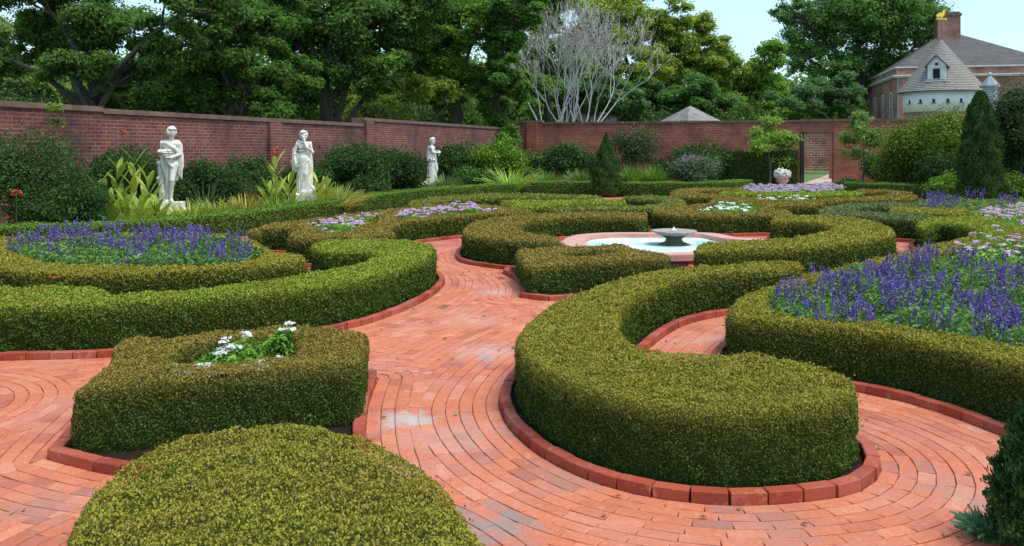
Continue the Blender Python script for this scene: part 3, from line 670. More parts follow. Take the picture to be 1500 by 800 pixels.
sh = [('dark glossy camellia filling the far left of the bed, under the wall',45,185,335,78,16.8,DK,9000),
 ('dark camellia lobe between the left edge and the first statue',105,235,335,52,17.6,DK2,6000),
 ('dark camellia directly left of the first statue',190,205,325,52,20.5,DK,6000),
 ('dark shrub directly right of the first statue',305,225,320,48,22,DK2,5500),
 ('dark shrub between the first and second statues',370,228,312,42,24.5,DK,5000),
 ('broad dark camellia between the second and third statues, left half',520,203,292,52,29,DK,8000),
 ('broad dark camellia between the second and third statues, right half',585,212,290,42,31,DK2,6000),
 ('dark shrub just right of the third statue',672,208,282,38,38,DK,5000),
 ('bright feathery round bush in the corner of the two walls',731,208,280,40,37,BG,9000),
 ('grey-green low shrub between the third statue and the bright corner bush',693,245,288,34,35.5,MG,3500),
 ('dark oval shrub on the back wall left of the narrow cone tree',825,206,278,33,42,DK,5500),
 ('spreading dark shrub climbing the back wall above the lavender bush',1024,203,246,38,43,DK,4500),
 ('silvery lavender-topped bush in front of the back wall',1021,231,282,36,38,GG,8000),
 ('huge yellow-green bush left of the tall cypress on the right',1362,160,292,66,33,YB,22000),
 ('yellow-green lower bush left of the huge bush, by the right sapling',1318,205,288,34,34,YB,8000),
 ('tall dark olive shrub at the right edge behind the cypress',1487,104,290,40,29,(.09,.15,.055),15000),
 ('dark shadowy shrub below the huge yellow-green bush',1385,215,290,45,31.5,DK2,8000),
 ('lime-green low bush at the foot of the tall cypress',1385,255,292,27,29,BG,4500),
 ('bright green leafy clump at the right edge beside the cypress foot',1490,252,292,30,27,BG,5500),
 ('dark leafy shrub low at the wall between the two left camellias',150,222,325,40,19.3,DK2,5000),
 ('dark shrub behind the first statue, touching the wall',250,235,315,44,21.8,DK,5000),
 ('dark shrub behind the second statue, touching the wall',440,236,300,40,27,DK2,5000),
 ('dark camellia left of the third statue, tallest against the brick',480,215,290,34,30.5,DK,5000),
 ('dark shrub right behind the third statue',640,222,284,34,38.5,DK2,4500),
 ('small green shrub on the back wall just right of the corner',775,246,282,30,41,MG,3500),
 ('low green bush under the right sapling',1240,262,285,22,37,MG,2500),
 ('dark shrub filling the wall base behind the right sapling',1300,222,280,34,36,DK2,5000),
 ('leafy green perennial mound below the wall at the far left',60,268,335,40,16.6,MG,4500),
 ('deep green mound between the far left camellia and the cannas',128,262,330,34,17.2,DK,4500),
 ('mid-green perennial behind the yellow strappy clumps',330,262,310,34,22.2,MG,3500),
 ('mid-green mound between the golden clump and the second statue',392,262,305,28,23.6,MG,3000),
 ('green mound right of the variegated clump',545,258,292,30,28.2,DK,3500),
 ('low mid-green mound before the broad dark camellia',600,262,288,26,31.5,MG,3000),
 ('loose green shrub between the bright corner bush and the oval shrub',785,222,280,22,42,MG,3500),
 ('green shrub against the back wall behind the cone tree',880,225,278,26,43.5,DK,3500),
 ('shrub against the back wall between rose bush and lavender bush',975,232,278,24,43.5,DK,3500),
 ('dark low shrub under the tall olive shrub at the right edge',1488,190,292,44,29.5,DK2,8000),
]
for lb,x,yt,yb,hw,d,cc,n in sh:
    shrub('wall_shrub', lb, x, yt, yb, hw, d, cc, leaf=.0026*d+.015, n=n, group=WL, lumps=18)
# loose wispy bush on back wall
shrub('rose_bush', 'loose wispy bush on the back wall right of the narrow cone tree', 933, 178, 272, 36, 43, (.14,.20,.07), leaf=.11, n=3800, lumps=26)
# lavender haze of florets on bush
X,_,z = far(1021,231,38); P,N = shell_points((X,38,.9),(1.0,.8,.95),2600,18,5); P = P[P[:,2]>1.25]; 
lf = leafobj('lavender_florets', P, np.tile((0,0,1.),(len(P),1)), .06, M['dusty'], aspect=.4); 
lf.parent = [o for o in COL.objects if o.get('label','').startswith('silvery lavender')][0]
# clipped dark block hedge behind the urn
def block_hedge(label, cx, cy, rz, L, D, h, tint, dens=260, leaf=.09, name='block_hedge', mat='hedge', zt=.3):
    n = int(dens*(L*D+2*(L+D)*h)); q = RNG.random(n)*(L*D+2*L*h+2*D*h); P = np.empty((n,3)); N = np.zeros((n,3))
    a = q < L*D; b = (q >= L*D)&(q < L*D+2*L*h); c = ~(a|b); u = RNG.random(n); v = RNG.random(n); s = np.where(RNG.random(n)<.5,-1,1)
    P[:,0] = (u-.5)*L; P[:,1] = (v-.5)*D; P[:,2] = h; N[a,2] = 1
    P[b,1] = s[b]*D/2; P[b,2] = v[b]*h; N[b,1] = s[b]; P[c,0] = s[c]*L/2; P[c,2] = u[c]*h; N[c,0] = s[c]; P[c,1] = (v[c]-.5)*D
    P += N*(vnoise(P,3)*.05)[:,None]
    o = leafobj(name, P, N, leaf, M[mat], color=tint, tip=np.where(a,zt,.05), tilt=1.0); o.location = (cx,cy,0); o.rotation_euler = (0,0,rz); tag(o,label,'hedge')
    mb = MB(); mb.box(-L/2+.06,L/2-.06,-D/2+.06,D/2-.06,0,h-.06); mb.build('inner_twigs', M['twig'], o); return o
WA = math.atan2(-.302,.953)
X,_,_ = far(1112,0,42.6); block_hedge('tall dark square-cut hedge against the back wall behind the urn', X, 43.2, WA, 3.9, .9, 1.75, (.03,.07,.018), dens=420)
# border hedge (box), green, following the edge of the parterre
def border(label, pts, w=.55, h=.5, name='border_hedge', tint=(.15,.30,.035), dens=1100):
    Q = [np.array(p,float) for p in pts]; C = []
    n = len(Q)
    for i in range(n-1):
        p0,p1,p2,p3 = Q[max(0,i-1)],Q[i],Q[i+1],Q[min(n-1,i+2)]
        for k in range(12):
            t=k/12; C.append(.5*((2*p1)+(-p0+p2)*t+(2*p0-5*p1+4*p2-p3)*t*t+(-p0+3*p1-3*p2+p3)*t**3))
    C = np.array(C); T = np.gradient(C,axis=0); T /= np.linalg.norm(T,axis=1,keepdims=True); Nn = np.stack([T[:,1],-T[:,0]],1)
    R = np.vstack([C+Nn*w/2,(C-Nn*w/2)[::-1]]); seg = np.linalg.norm(np.diff(C,axis=0),axis=1).sum()
    n = int(dens*seg*(w+2*h)); k = RNG.integers(0,len(C)-1,n); f = RNG.random((n,1)); c = C[k]*(1-f)+C[k+1]*f; nn = Nn[k]
    q = RNG.random(n)*(w+2*h); P = np.empty((n,3)); N = np.zeros((n,3)); top = q<w
    side = np.where(q<w+h,1,-1); u = np.where(top,(q/w-.5)*w, side*w/2*1.02); P[:,:2] = c+nn*u[:,None]; P[:,2] = np.where(top,h,RNG.random(n)*h)
    N[:,2] = np.where(top,1,.2); N[:,:2] += nn*np.where(top,0,side)[:,None]
    P += N*(vnoise(P,2.5)*.03+RNG.normal(size=n)*.015)[:,None]
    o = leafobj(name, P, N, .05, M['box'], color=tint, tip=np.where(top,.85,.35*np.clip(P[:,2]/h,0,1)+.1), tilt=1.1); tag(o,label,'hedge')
    mb = MB(); m=len(C); a=C+Nn*(w/2-.05); b=C-Nn*(w/2-.05)
    vs = [(p[0],p[1],0) for p in a]+[(p[0],p[1],h-.05) for p in a]+[(p[0],p[1],h-.05) for p in b]+[(p[0],p[1],0) for p in b]
    mb.add(vs,[(r*m+i,r*m+i+1,(r+1)*m+i+1,(r+1)*m+i) for r in range(3) for i in range(m-1)]); mb.build('inner_twigs',M['twig'],o)
    return o
border('long green box border hedge running below the three statues', [(-12.5,15.6),(-9.5,15.8),(-7.6,16.6),(-6.1,19.2),(-5.1,23.4),(-4.3,26.6),(-3.4,29.5),(-1.8,32.6),(0,34.6)], w=.7)
border('straight green border hedge at the back, left and right of the cone tree', [(0.2,35.5),(2.5,35.8),(5,34.9),(7.2,34.8),(8.6,35.6),(9.8,37.6)], w=.8, h=.55)
border('dark green border hedge under the right-hand wall, right of the gate', [(12.6,33.2),(13.4,32.4),(14.6,31.6),(16.4,30.5),(20,28)], w=.8, h=.6, tint=(.11,.22,.03))

# grass-like tufts
def tuft(name, label, x, y, d_, n, L, color, spread=.35, z=0.0, cat='plant', arch=.8, wid=.018, mat='blade', group=None, rad=.12):
    X, Y = (x-CX)*d_/F, d_; Vs=[]; Fs=[]; rn=[]
    for q in range(n):
        a = random.random()*2*PI; l = L*random.uniform(.6,1.15); ou = spread*random.uniform(.3,1.2); r0 = random.random()*rad
        ax, ay = math.cos(a), math.sin(a); px, py = X+ax*r0, Y+ay*r0; b = len(Vs); tw = random.uniform(-.5,.5)
        wx, wy = -ay, ax
        for k in range(5):
            t = k/4; rr = ou*t**1.3*l/L; zz = z+l*(t-arch*.55*t*t*ou/spread*1.0); w = wid*(1-t**2)*(.6+.4*min(1,3*t))+.002
            cx, cy = px+ax*rr*1.0, py+ay*rr*1.0
            Vs += [(cx+wx*w,cy+wy*w,zz),(cx-wx*w,cy-wy*w,zz+.01)]
        Fs += [(b+2*k,b+2*k+1,b+2*k+3,b+2*k+2) for k in range(4)]; rn += [random.random()]*4
    o = link(name, npmesh(name, Vs, Fs, {'rnd':rn}), M[mat]); o.color = (*[min(1,q*1.5) for q in color],1); tag(o,label,cat,group); return o
DG = 'grassy daylily clumps along the border'
tf = [('yellow-green strappy clump just right of the first statue plinth',283,19.4,220,.75,(.30,.34,.05),.5),
 ('second yellowish clump right of the first statue',322,20.2,220,.72,(.27,.33,.05),.5),
 ('golden-tipped grassy clump between the first and second statues',362,21,240,.75,(.36,.30,.06),.5),
 ('fresh green grassy clump left of the second statue',405,21.8,240,.62,(.16,.30,.04),.5),
 ('pale variegated strappy clump right of the second statue',492,24.5,260,.85,(.36,.40,.10),.62),
 ('green strappy clump right beneath the second statue',455,23.6,200,.6,(.22,.33,.06),.5),
 ('reddish-brown wispy grass behind the golden clump',345,22.6,200,1.1,(.22,.14,.05),.5),
 ('green feathery clump at the foot of the third statue',655,33.6,240,.9,(.13,.20,.05),.5),
 ('arching lime strappy plant below the bright corner bush',747,35.0,120,1.15,(.33,.48,.08),1.0),
 ('spiky green plant right of the arching lime plant',800,37,200,.95,(.16,.26,.05),.5),
 ('tall grass tuft right of the cone tree',925,37.5,260,1.2,(.14,.24,.03),.5),
 ('second tall grass tuft right of the cone tree',958,37.5,260,1.15,(.16,.26,.035),.5),
 ('grass tuft just left of the cone tree',850,37.5,220,1.0,(.14,.22,.04),.5),
 ('lance-leaved grey plant right of the first statue, behind the yellow clump',300,21.5,90,1.2,(.12,.20,.08),.4),
 ('blue-green grass tuft at the bottom right corner',1448,4.3,260,.14,(.10,.22,.10),.12),
]
for i,(lb,x,d_,n,L,cc,spd) in enumerate(tf):
    if i < 14: n = int(n*1.5); L *= 1.2; spd *= 1.25
    tuft('daylily_clump' if i<14 else 'grass_tuft', lb, x, 0, d_, n, L, cc, spd, group=DG if i<14 else None, wid=.026 if i<14 else .004, rad=.3 if i<14 else .07)
def tufts_strip(): pass

# cannas
def canna(label, x, d_, h, n=9, lean=.0, flower=False):
    X = (x-CX)*d_/F; e = empty('canna_lily', label, 'plant', (X,d_,0), random.random()*6, 'yellow-leaved cannas beside the statues')
    mb = MB(); mb.tube([(0,0,0),(lean*.4,0,h*.5),(lean,0,h*.95)],[.02,.016,.008],6); mb.build('stalk', M['stem'], e)
    Vs=[];Fs=[];rn=[]
    for q in range(n):
        t0 = .12+.8*q/(n-1); a = q*2.4+random.uniform(-.4,.4); z0 = h*t0*.9; L = random.uniform(.55,.78)*(1.1-.35*t0); W = L*.11; up = random.uniform(.75,1.25)
        ax, ay = math.cos(a), math.sin(a); b = len(Vs)
        for k in range(7):
            t = k/6; r = L*math.sin(t*1.0)*.62; z = z0+L*up*(t-.33*t*t); w = W*math.sin(PI*min(1,(t*.95+.05)**.85))**1.15+.002; fold = .35*w
            cx, cy = ax*r, ay*r
            Vs += [(cx-ay*w,cy+ax*w,z+fold),(cx,cy,z),(cx+ay*w,cy-ax*w,z+fold)]
        r_ = random.random()
        for k in range(6):
            for s in (0,1): Fs.append((b+3*k+s,b+3*k+s+1,b+3*k+4+s,b+3*k+3+s)); rn.append(min(1,max(0,r_+random.uniform(-.15,.15))))
    link('foliage', npmesh('foliage', Vs, Fs, {'rnd':rn}, smooth=True), M['canna'], e)
    if flower:
        m2 = MB()
        for q in range(8): m2.ball((lean+random.uniform(-.06,.06),random.uniform(-.06,.06),h+random.uniform(-.05,.14)),(.04,.03,.05),6,random.random())
        m2.build('bloom', M['red_fl'], e)
    return e
cn = [('yellow canna furthest left below the wall, by the dark camellia',146,18.2,1.35),('tall yellow canna with open leaves left of the first statue',172,18.8,1.75),('canna standing behind the salvia, second from the left group',160,17.9,.95),
 ('tallest canna of the group left of the first statue',196,19.1,1.95),('short bright canna above the purple salvia left of the statue',186,17.8,.9),('yellow canna close to the left side of the first statue',216,18.8,1.45),
 ('low canna at the foot of the first statue plinth',226,18.2,.85),('pale canna just in front of the first statue plinth',236,18.4,.7),('low wide canna in the middle of the left group',204,17.7,.8)]
for lb,x,d_,h in cn: canna(lb,x,d_,h,n=13,lean=random.uniform(-.1,.1))
cn2 = [('tall canna with an orange bloom left of the second statue',404,22.8,1.75,True),('bright canna leaning on the left side of the second statue',424,22.6,1.2,False),('shorter canna furthest left of the second statue',393,22.4,1.0,False),
 ('canna just right of the second statue',466,23.2,1.15,False),('outer canna right of the second statue',478,23.6,1.0,False)]
for lb,x,d_,h,fl in cn2: canna(lb,x,d_,h,n=13,flower=fl)

# conifers
def conifer(name, label, x, ytop, d, hw, color, n=12000, leaf=.06, pw=1.0, cat='conifer'):
    X,_,zt = far(x,ytop,d); R = hw*d/F; e = empty(name, label, cat, (X,d,0))
    t = RNG.random(n)**.75; a = RNG.random(n)*2*PI; prof = np.sin(np.clip((1-t)*1.0+.0,0,1)*PI/2)**pw*np.clip(.75+t*2.2,0,1)
    lump = 1+.13*np.sin(a*5+t*17)+.11*np.sin(a*9-t*31+np.sin(a*3))+.08*np.sin(t*47+a*2)+.07*RNG.normal(size=n)
    r = R*prof*lump*(1-.22*RNG.random(n)**2); P = np.stack([r*np.cos(a),r*np.sin(a),.05+t*zt*.985],1)
    N = np.stack([np.cos(a),np.sin(a),np.full(n,.6)],1)
    dirs = np.stack([np.cos(a)*.35,np.sin(a)*.35,np.ones(n)],1)+RNG.normal(size=(n,3))*.4
    leafobj('crown', P, N, leaf, M['shrub'], parent=e, color=color, aspect=.45, tilt=.8, dirs=dirs)
    mb = MB(); mb.tube([(0,0,-.02),(0,0,zt*.9)],[R*.12,.01],7); mb.build('trunk', M['bark'], e)
    mb = MB(); mb.lathe([(R*.7,.05),(R*.78,zt*.2),(R*.6,zt*.5),(R*.3,zt*.8),(.01,zt*.93)],n=14); mb.build('inner_twigs', M['twig'], e)
    return e
conifer('cone_tree', 'small narrow cone-shaped evergreen in the back border, left of the rose bush', 888, 195, 34.5, 22, (.10,.22,.05), n=16000, leaf=.075)
conifer('cypress_tree', 'tall dark columnar cypress below the white round tower', 1436, 134, 27, 29, (.085,.19,.045), n=26000, leaf=.075, pw=.5)
conifer('cypress_tree', 'dark conifer sprays entering at the bottom right corner', 1533, 585, 4.15, 70, (.07,.18,.045), n=24000, leaf=.028, pw=.6)

# ------------------------------------------------------------------ trees
def tree(name, label, x, d, tr, blobs, color, leaf=.2, n=16000, trunk_top=None, cat='tree', group=None, barkm='bark', base=None, clump=.16, seed=None, dep=.8, spread=1.0):
    rg = np.random.default_rng(seed or int(x*3+d)); X = (x-CX)*d/F; e = empty(name, label, cat, (0,0,0), 0, group)
    bl = []
    if tr > .2: leaf *= .82; n = int(n*1.45)
    for (bx,by,rx,ry) in blobs:
        dd = d+rg.uniform(-2.0,2.0)*dep; c = np.array(far(bx,by,dd)); s = dd/F; bl.append((c, np.array([rx*s, rx*s*dep, ry*s])))
    vol = np.array([np.prod(r)**.75 for _,r in bl]); vol /= vol.sum(); Ps=[]; Ns=[]
    mb = MB(); tt = max(b[0][2] for b in bl)*.8; base_z = -.02
    bx0, by0 = (X, d) if base is None else base
    top = bl[0][0]; 
    nodes = [Vector((bx0,by0,base_z))]
    tp = Vector((bx0*.5+top[0]*.5, by0*.5+top[1]*.5, tt)); wob = lambda s: Vector((rg.normal()*s, rg.normal()*s, 0))
    pts = [nodes[0], nodes[0].lerp(tp,.2)+wob(tr*.5), nodes[0].lerp(tp,.45)+wob(tr), nodes[0].lerp(tp,.7)+wob(tr*1.5), tp]
    mb.tube([pts[0]]+[pts[0].lerp(pts[1],.3)]+pts[1:], [tr*1.5,tr*1.08,tr,tr*.8,tr*.5,tr*.15], 9)
    for (c,r), w in zip(bl, vol):
        m = max(14,int(round(r[0]*r[2]*7*spread))); m = min(m, 260)
        dv = rg.normal(size=(m,3)); dv /= np.linalg.norm(dv,axis=1,keepdims=True); cc = c+dv*r*(rg.random((m,1))**.42)*.92
        cr = np.clip(clump*np.array([r.mean()]*m)[:,None]*rg.uniform(.7,1.7,(m,1)), leaf*1.6, 1.5)*np.array([1.2,1.2,.72])
        nn = int(n*w*1.7); k = rg.integers(0,m,nn); dd = rg.normal(size=(nn,3)); dd /= np.linalg.norm(dd,axis=1,keepdims=True)+1e-9
        P = cc[k]+dd*cr[k]*(rg.random((nn,1))**.6)*rg.uniform(.7,1.6,(nn,1)); Ps.append(P); Nn = dd*.6; Nn[:,2] += .8; Ns.append(Nn)
        # limb
        src = pts[1].lerp(pts[3], min(1,max(0,(c[2]*.55-pts[1].z)/(pts[3].z-pts[1].z+1e-6)))) 
        lc = Vector(c); mid = src.lerp(lc,.5)+Vector((rg.normal()*.3,rg.normal()*.3,.35)); lr = tr*.38
        mb.tube([src,mid,lc],[lr,lr*.65,lr*.3],6,cap=False)
        for q in range(min(m,16)):
            ep = Vector(cc[q]); s0 = mid.lerp(lc, rg.uniform(.2,1)); md = s0.lerp(ep,.5)+Vector((rg.normal()*.15,rg.normal()*.15,.1))
            mb.tube([s0,md,ep],[lr*.3,lr*.18,.012],4,cap=False)
    mb.build('trunk', M[barkm], e)
    P = np.vstack(Ps); N = np.vstack(Ns); ok = P[:,2] > .3; P=P[ok]; N=N[ok]
    leafobj('crown', P, N, leaf, M['treeleaf'], parent=e, color=color, aspect=.55, tilt=1.1)
    return e
TG = 'trees standing beyond the garden walls'
GD=(.08,.155,.038); GM=(.12,.23,.04); GY=(.22,.29,.05); GB=(.075,.15,.06)
tree('oak_tree','dark spreading oak at the top left corner behind the wall',150,33,.38,[(150,30,120,60),(60,60,75,60),(240,70,80,50),(40,-20,90,50),(290,0,90,60),(190,110,80,38),(20,130,50,34),(100,95,60,36),(-30,70,50,60),(150,145,60,22)],GD,leaf=.20,n=34000,group=TG,seed=5)
tree('oak_tree','dense dark tree over the wall between first and second statues',330,36,.34,[(330,60,90,70),(390,20,80,60),(360,125,75,38),(300,110,60,35),(420,110,50,40),(398,158,34,26),(330,0,60,50),(300,145,60,24),(250,130,50,26)],(.07,.145,.03),leaf=.21,n=34000,group=TG,seed=8)
tree('oak_tree','big tree with the thick dark trunk left of centre',488,45,.52,[(490,20,110,60),(430,60,70,50),(560,50,80,55),(600,0,90,50),(525,95,75,38),(400,-10,70,40),(455,130,55,26),(550,125,50,26),(470,85,50,36)],GD,leaf=.25,n=34000,group=TG,seed=3)
tree('maple_tree','lighter green tree above the third statue',660,50,.34,[(650,60,80,60),(700,30,70,60),(610,30,60,50),(680,110,50,35),(640,0,90,40),(600,90,50,34),(640,140,50,22)],GM,leaf=.25,n=26000,group=TG,seed=6)
tree('dogwood_tree','small yellow-green tree with thin trunk behind the wall, centre left',617,47,.13,[(620,128,34,20),(590,120,28,15),(648,135,24,18)],GY,leaf=.18,n=5000,group=TG)
tree('magnolia_tree','tree hanging over the corner where the two walls meet',735,49,.3,[(735,60,40,60),(745,120,40,45),(715,145,32,40),(760,0,50,45),(728,178,26,28),(742,200,16,20)],(.09,.19,.04),leaf=.22,n=26000,group=TG)
tree('maple_tree','yellowish green tree top right behind the bare pale tree',925,68,.4,[(900,20,60,55),(960,50,45,45),(870,70,60,50),(940,100,50,40),(985,30,30,40)],GY,leaf=.32,n=20000,group=TG,seed=12)
tree('maple_tree','olive tree with yellow tinges left of the open sky',1000,70,.35,[(1000,70,45,45),(1040,90,40,45),(985,110,45,40),(1060,120,40,40),(1030,40,22,25)],(.18,.25,.05),leaf=.32,n=18000,group=TG,seed=14)
tree('oak_tree','mid green tree in the sky gap, right of the olive tree',1105,72,.35,[(1110,120,45,45),(1080,150,45,30),(1140,140,40,35),(1125,85,26,26)],GM,leaf=.32,n=14000,group=TG,seed=15)
tree('oak_tree','tallest airy tree at the top right, beside the house',1265,82,.55,[(1265,20,90,55),(1200,40,55,45),(1330,20,60,50),(1175,80,35,35),(1290,90,65,45),(1220,100,40,35),(1365,50,38,36),(1270,-40,90,40),(1160,15,30,25)],(.10,.20,.055),leaf=.33,n=38000,group=TG,seed=16,clump=.2)
tree('oak_tree','lower dark tree between the gate and the house',1262,66,.3,[(1205,145,45,30),(1160,150,40,25),(1240,140,25,35)],GB,leaf=.3,n=12000,group=TG,seed=17)
tree('oak_tree','dark green tree above the small shingled roof',990,62,.3,[(1000,140,55,32),(940,140,40,30),(1050,150,40,25)],(.075,.16,.045),leaf=.28,n=15000,group=TG,seed=18)
tree('maple_tree','green tree behind the left half of the bare pale tree',800,60,.35,[(790,50,40,70),(830,120,50,40),(810,0,60,40),(780,130,30,40)],GM,leaf=.28,n=17000,group=TG,seed=19)
tree('oak_tree','dark low tree behind the bare pale tree roots',870,58,.3,[(880,140,55,32),(840,150,40,25),(915,150,30,22)],GB,leaf=.27,n=13000,group=TG,seed=20)
tree('oak_tree','distant tree at the far left edge behind the oak',-10,55,.4,[(0,130,70,45),(80,150,60,30),(-40,60,60,70)],(.14,.21,.055),leaf=.28,n=16000,group=TG,seed=21)
tree('maple_tree','pale green tree seen through the trunks between the statues',560,66,.25,[(560,150,60,25),(660,160,60,20),(500,140,40,25)],(.10,.16,.03),leaf=.3,n=9000,group=TG,seed=22)
# far wood, one mass
Ps=[];Ns=[]
rg = np.random.default_rng(4)
for i in range(150):
    x = -250+i*13+rg.uniform(-8,8); d = rg.uniform(72,110); yt = (52 if x < 780 else (75 if x < 1010 else (118 if x < 1120 else 95)))+rg.uniform(-15,18)
    c = np.array(far(x,(yt+285)/2,d)); r = np.array([34*d/F,2.8,(285-yt)/2*d/F])
    P,N = shell_points(c,r,1700,22,i+50); Ps.append(P); Ns.append(N)
o = leafobj('far_woods', np.vstack(Ps), np.vstack(Ns), .48, M['treeleaf'], color=(.12,.20,.055), aspect=.7); tag(o,'distant belt of woodland closing the view behind all the trees','woodland',kind='stuff')

# understorey behind the left wall
us = [('leafy thicket behind the wall at the left edge',20,120,60,30,GD),('yellowish thicket behind the wall above the left camellias',110,135,60,34,GY),('green thicket behind the wall above the first statue',215,128,62,36,GM),
 ('dark thicket behind the wall right of the first statue',300,132,58,38,GD),('thicket behind the wall above the second statue',410,140,60,44,GM),('thicket behind the wall right of the thick trunk',540,146,52,54,GY),('thicket behind the wall above the third statue',665,150,55,56,GM),
 ('thicket behind the back wall under the olive tree',1085,140,60,60,GM),('dark thicket behind the back wall by the small roof',950,150,50,58,GD)]
for lb,x,yt,hw,d,cc in us:
    shrub('woodland_shrub', lb, x, yt, 250, hw, d, tuple(q*1.2 for q in cc), leaf=.004*d+.02, n=5500, cat='shrub', depth=2.0, group='understorey thickets behind the walls')
# bare pale tree: forked stems
def bare():
    e = empty('bare_crape_myrtle','leafless pale grey many-stemmed tree behind the back wall','tree',(0,0,0)); X,_,_ = far(826,0,53); mb = MB(); tips=[]
    def br(p, dr, L, r, lev):
        n = 4; pts=[p]; q = p.copy(); dd = dr.copy()
        for k in range(n):
            dd = (dd+Vector((random.gauss(0,.10),random.gauss(0,.10),.05))).normalized(); q = q+dd*(L/n); pts.append(q.copy())
        r1 = r*.62; mb.tube(pts,[r+(r1-r)*k/n for k in range(n+1)], 6 if lev<2 else 4, cap=False)
        if lev >= 6: tips.append(q.copy()); return
        for k in range(3 if lev < 4 and random.random()<.62 else 2):
            sp = .38 if lev else .3
            nd_ = (dd+Vector((random.gauss(0,sp),random.gauss(0,sp),random.uniform(-.02,.15)))).normalized()
            br(pts[-1] if k else pts[-1], nd_, L*random.uniform(.60,.84), max(.012,r1*random.uniform(.7,.95)), lev+1)
    for (tx,ty) in ((-.52,0),(-.36,.2),(-.14,-.1),(0,.15),(.18,-.1),(.38,.1),(.62,-.05),(.85,.1)):
        br(Vector((X+tx*.9,53+ty,0)), Vector((tx*.62,ty*.5,1)).normalized(), 3.1, .085, 0)
    mb.build('trunk', M['palebark'], e)
    T = np.array([tuple(t) for t in tips]); k = RNG.random(len(T)) < .6; T = T[k]+RNG.normal(size=(k.sum(),3))*.1
    leafobj('withered_leaves', T, RNG.normal(size=(len(T),3)), .17, M['deadleaf'], parent=e, aspect=.7)
bare()
# saplings in front of the back wall
tree('sapling','thin-stemmed sapling in front of the dark block hedge, left of the gate',1128,42.0,.045,[(1130,200,32,14),(1112,212,22,10),(1150,208,22,12),(1128,182,16,14),(1148,235,18,8)],(.16,.27,.05),leaf=.15,n=1900,seed=31,cat='sapling',clump=.3,dep=.7,spread=5)
tree('sapling','thin-stemmed sapling on the wall just right of the gate',1265,41.0,.045,[(1268,195,30,15),(1245,205,22,12),(1285,205,20,12),(1262,178,22,14),(1258,225,28,9)],(.14,.23,.06),leaf=.15,n=1900,seed=32,cat='sapling',clump=.3,dep=.7,spread=5)
# vine climbing above the left wall
tree('wall_vine','thin green vine climbing over the left wall near the edge',81,18.6,.012,[(80,158,9,10),(82,178,7,8)],(.16,.26,.03),leaf=.06,n=150,cat='vine',clump=.4,spread=6,dep=.3)
tree('wall_vine','thin vine with a red bloom on the wall left of the second statue',368,29.0,.012,[(368,190,10,12),(372,210,8,10)],(.13,.2,.03),leaf=.09,n=260,cat='vine',clump=.4,spread=6,dep=.3)
for (x,y,d,lb) in ((25,283,15.9,'red bloom low in the dark camellia at the far left'),(180,194,20.0,'small red bloom against the wall left of the first statue'),(383,190,27.5,'red bloom on the wall above the second statue canna')):
    mb = MB(); c = far(x,y,d)
    for q in range(9): mb.ball((c[0]+random.uniform(-.09,.09),c[1]+random.uniform(-.05,.05),c[2]+random.uniform(-.05,.05)),(.035,.03,.022),6,random.random())
    o = mb.build('red_bloom', M['red_fl']); tag(o,lb,'flower')
    mb = MB(); mb.tube([(c[0],c[1],0),(c[0],c[1]-.02,c[2])],.006,4); mb.build('stem',M['stem'],o)

# ------------------------------------------------------------------ garden walls
def wall(label, p, q, h, mat, t=.45, name='brick_wall', cop=.11, pil=()):
    p = Vector((*p,0)); q = Vector((*q,0)); v = q-p; L = v.length; e = empty(name,label,'wall',p,math.atan2(v.y,v.x))
    mb = MB(); mb.box(0,L,0,t,-.05,h-cop); mb.build('brickwork',mat,e)
    mb = MB(); mb.box(-.0,L,-.05,t+.05,h-cop+.002,h-.03); mb.box(0,L,-.02,t+.02,h-.03,h+.01); mb.build('coping',M['coping'],e)
    for s in pil:
        mb = MB(); mb.box(s-.3,s+.3,-.12,-.002,-.05,h-cop-.004); mb.build('pilaster',mat,e)
    return e
# left wall runs from the corner (0,50) towards the viewer
def LP(d): return ((d-50)*.317, d)
wall('old red brick wall along the left, behind the first statue', LP(8), LP(20.35), 2.84, M['wall_left'])
wall('old red brick wall section behind the first and second statues', LP(20.352), LP(32.7), 2.80, M['wall_left'], pil=(7.0,))
wall('slightly taller brick wall section behind the third statue', LP(32.703), LP(49.6), 3.02, M['wall_left'], pil=(.35,))
for (a,b) in ((2.84,8),): pass
c0 = Vector((-.1,50.0)); bd = Vector((.953,-.302))
def BP(t): p = c0+bd*t; return (p.x,p.y)
tG0, tG1 = 15.52, 17.15
wall('low-lit brick corner pier section of the back wall beside the corner tree', BP(-.2), BP(1.85), 3.44, M['wall_back'], pil=(1.5,))
wall('long red brick back wall behind the pool, left of the gate', BP(1.853), BP(tG0), 3.33, M['wall_back'])
wall('brick back wall section right of the gate behind the big bushes', BP(tG1), BP(36), 3.36, M['wall_back'])
# gate: lintel, frame, open iron gate leaf
px,py = BP(tG0); e = empty('garden_gate','gateway in the back wall with dark gate swung open','gate',(px,py,0),WA)
W = tG1-tG0
mb = MB(); mb.box(.003,W-.003,.03,.40,2.72,3.24); mb.build('lintel', plain('lintel_wood',(.16,.06,.04),.8,(.24,.10,.07),4), e)
mb = MB(); mb.box(.003,W-.003,-.02,.46,3.243,3.37); mb.build('coping', M['coping'], e)
mb = MB(); mb.box(.003,.10,.05,.18,0,2.72); mb.box(W-.09,W-.003,.05,.18,0,2.72); mb.build('gate_frame', M['coping'], e)
mb = MB()
for k in range(9): mb.box(.12,.20,-1.35+k*.16,-1.33+k*.16,.05,2.6)
mb.box(.11,.215,-.02,.10,.02,2.70)
mb.box(.13,.18,-1.4,.04,.1,.16); mb.box(.13,.18,-1.4,.04,2.4,2.46); mb.box(.125,.185,-1.4,-1.35,.02,2.6); mb.box(.125,.185,-.01,.05,.02,2.6)
